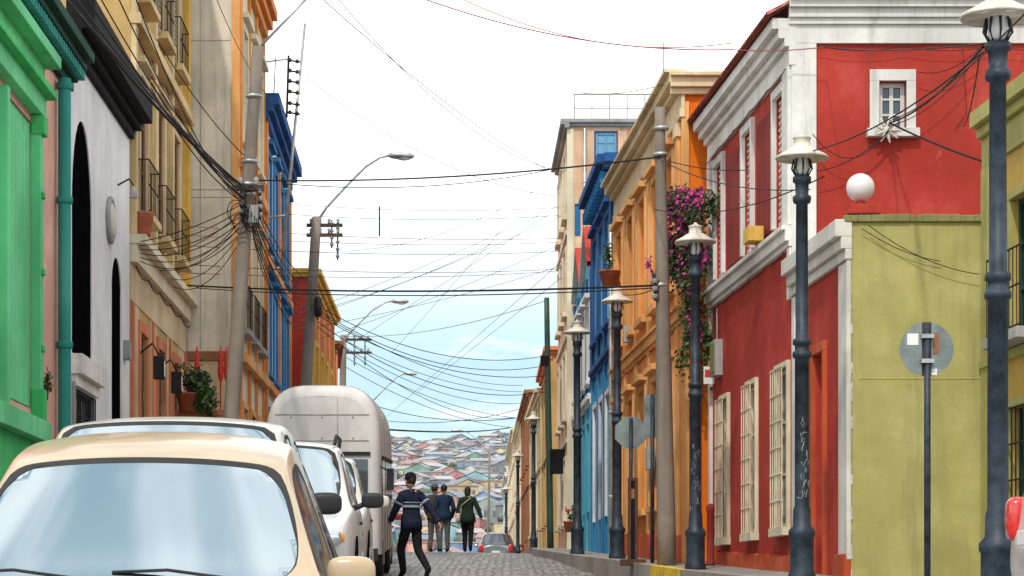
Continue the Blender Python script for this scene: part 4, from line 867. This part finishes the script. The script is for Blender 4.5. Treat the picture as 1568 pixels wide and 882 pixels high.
    m.build('head_hands_and_clothing',r)
    return r
cl=lambda n,c,rg=.85:simple(n,c,rg,var=.35,scale=20,spec=.15)
navy=cl('navy_jacket',(.016,.022,.045)); blk=cl('black_trousers',(.012,.012,.015)); gtr=cl('grey_trousers',(.13,.12,.11)); shoe=cl('shoes',(.02,.018,.016)); dblue=cl('dark_blue_jacket',(.018,.038,.075)); dgreen=cl('dark_green_coat',(.016,.032,.022)); greyj=cl('taupe_jacket',(.09,.065,.06))
person('walking_man',X(630,38.6),38.6,1.76,.62,{'eL':(-.27,.10,1.16),'wL':(-.22,.30,1.02),'eR':(.29,-.17,1.19),'wR':(.34,-.30,.97),'kL':(-.09,.20,.52),'aL':(-.08,.12,.12),'tL':(-.08,.26,.05),'kR':(.09,-.06,.50),'aR':(.10,-.38,.16),'tR':(.10,-.28,.03)},(navy,blk,shoe),hat=blk,stripe=True)
st0={'kL':(-.10,.03,.50),'aL':(-.11,-.02,.09),'tL':(-.13,.14,.04),'kR':(.10,.05,.50),'aR':(.12,.08,.09),'tR':(.13,.24,.04)}
person('standing_man',X(680,60.6),60.6,1.78,.3,{'eL':(-.26,.0,1.15),'wL':(-.22,.16,.95),'eR':(.26,-.04,1.15),'wR':(.24,.12,.94),**st0},(dblue,gtr,shoe))
person('standing_man',X(665,61.6),61.6,1.80,-.3,{'eL':(-.25,.0,1.15),'wL':(-.2,.14,.95),'eR':(.26,.04,1.15),'wR':(.2,.2,1.0),**st0},(greyj,gtr,shoe),hat=gtr)
person('woman_with_bag',X(716,60.4),60.4,1.72,-.1,{'eL':(-.26,-.04,1.15),'wL':(-.27,.04,.92),'eR':(.30,-.06,1.17),'wR':(.37,.0,.95),'kL':(-.09,.14,.50),'aL':(-.09,.10,.10),'tL':(-.09,.24,.04),'kR':(.09,.0,.50),'aR':(.10,-.22,.13),'tR':(.10,-.12,.03)},(dgreen,blk,shoe),bag=True,hairlen=.03,coat=.02)
# ======================== LIGHT / SKY
wd=bpy.data.worlds.new('World'); scene.world=wd; wd.use_nodes=True; nt=wd.node_tree; nt.nodes.clear()
out=nt.nodes.new('ShaderNodeOutputWorld'); sky=nt.nodes.new('ShaderNodeTexSky'); sky.sky_type='NISHITA'; sky.sun_disc=False
sdir=Vector((-.16,-.62,.76)).normalized(); sky.sun_elevation=math.asin(sdir.z); sky.sun_rotation=math.atan2(sdir.x,sdir.y)%(2*math.pi); sky.air_density=1.0; sky.dust_density=.6; sky.ozone_density=1.5
b1=nt.nodes.new('ShaderNodeBackground'); b1.inputs[1].default_value=.15; L(nt,sky.outputs[0],b1.inputs[0])
bh=nt.nodes.new('ShaderNodeBackground'); bh.inputs[0].default_value=(.55,.86,.98,1); bh.inputs[1].default_value=1.0
b2=nt.nodes.new('ShaderNodeBackground'); b2.inputs[0].default_value=(1,.985,.97,1); b2.inputs[1].default_value=1.8
tc=nt.nodes.new('ShaderNodeTexCoord'); sx=nt.nodes.new('ShaderNodeSeparateXYZ'); L(nt,tc.outputs['Generated'],sx.inputs[0])
def mth(op,a,b_=0.):
    n=nt.nodes.new('ShaderNodeMath'); n.operation=op
    for i,q in enumerate((a,b_)):
        if hasattr(q,'links'): L(nt,q,n.inputs[i])
        else: n.inputs[i].default_value=q
    return n.outputs[0]
zz=mth('ADD',mth('MAXIMUM',sx.outputs[2],0.),.10); cx=nt.nodes.new('ShaderNodeCombineXYZ'); L(nt,mth('DIVIDE',sx.outputs[0],zz),cx.inputs[0]); L(nt,mth('DIVIDE',sx.outputs[1],zz),cx.inputs[1])
n1=noise(nt,cx.outputs[0],2.3,8,.58); n2=noise(nt,tc.outputs['Generated'],7.,6,.55)
cf_low=ramp(nt,n1,.45,.72,0,.55); cf_hi=ramp(nt,n2,.38,.60,.10,.95); hi=ramp(nt,sx.outputs[2],.3,.5)
cf=mth('ADD',mth('MULTIPLY',cf_low,mth('SUBTRACT',1.,hi)),mth('MULTIPLY',cf_hi,hi))
el=mth('MULTIPLY',ramp(nt,sx.outputs[2],.09,.215),ramp(nt,sx.outputs[2],.36,.6,1,.0)); fac=mth('MAXIMUM',cf,el); fac=mth('MAXIMUM',fac,.05)
mh=nt.nodes.new('ShaderNodeMixShader'); mh.inputs[0].default_value=.7; L(nt,b1.outputs[0],mh.inputs[1]); L(nt,bh.outputs[0],mh.inputs[2])
mx=nt.nodes.new('ShaderNodeMixShader'); L(nt,fac,mx.inputs[0]); L(nt,mh.outputs[0],mx.inputs[1]); L(nt,b2.outputs[0],mx.inputs[2]); L(nt,mx.outputs[0],out.inputs[0])
sl=bpy.data.lights.new('sun','SUN'); sl.energy=2.3; sl.angle=math.radians(2.5); sl.color=(1,.93,.83); so=bpy.data.objects.new('sun',sl); scene.collection.objects.link(so); so.rotation_euler=sdir.to_track_quat('Z','Y').to_euler(); so.location=(0,0,40)
cd=bpy.data.cameras.new('camera'); cd.lens=80; cd.sensor_width=36; cd.shift_y=(VH-441)/1568; cd.clip_start=.1; cd.clip_end=6000
co=bpy.data.objects.new('camera',cd); scene.collection.objects.link(co); co.rotation_euler=(math.pi/2,0,0); scene.camera=co
scene.view_settings.view_transform='Standard'; scene.view_settings.look='None'; scene.view_settings.exposure=0
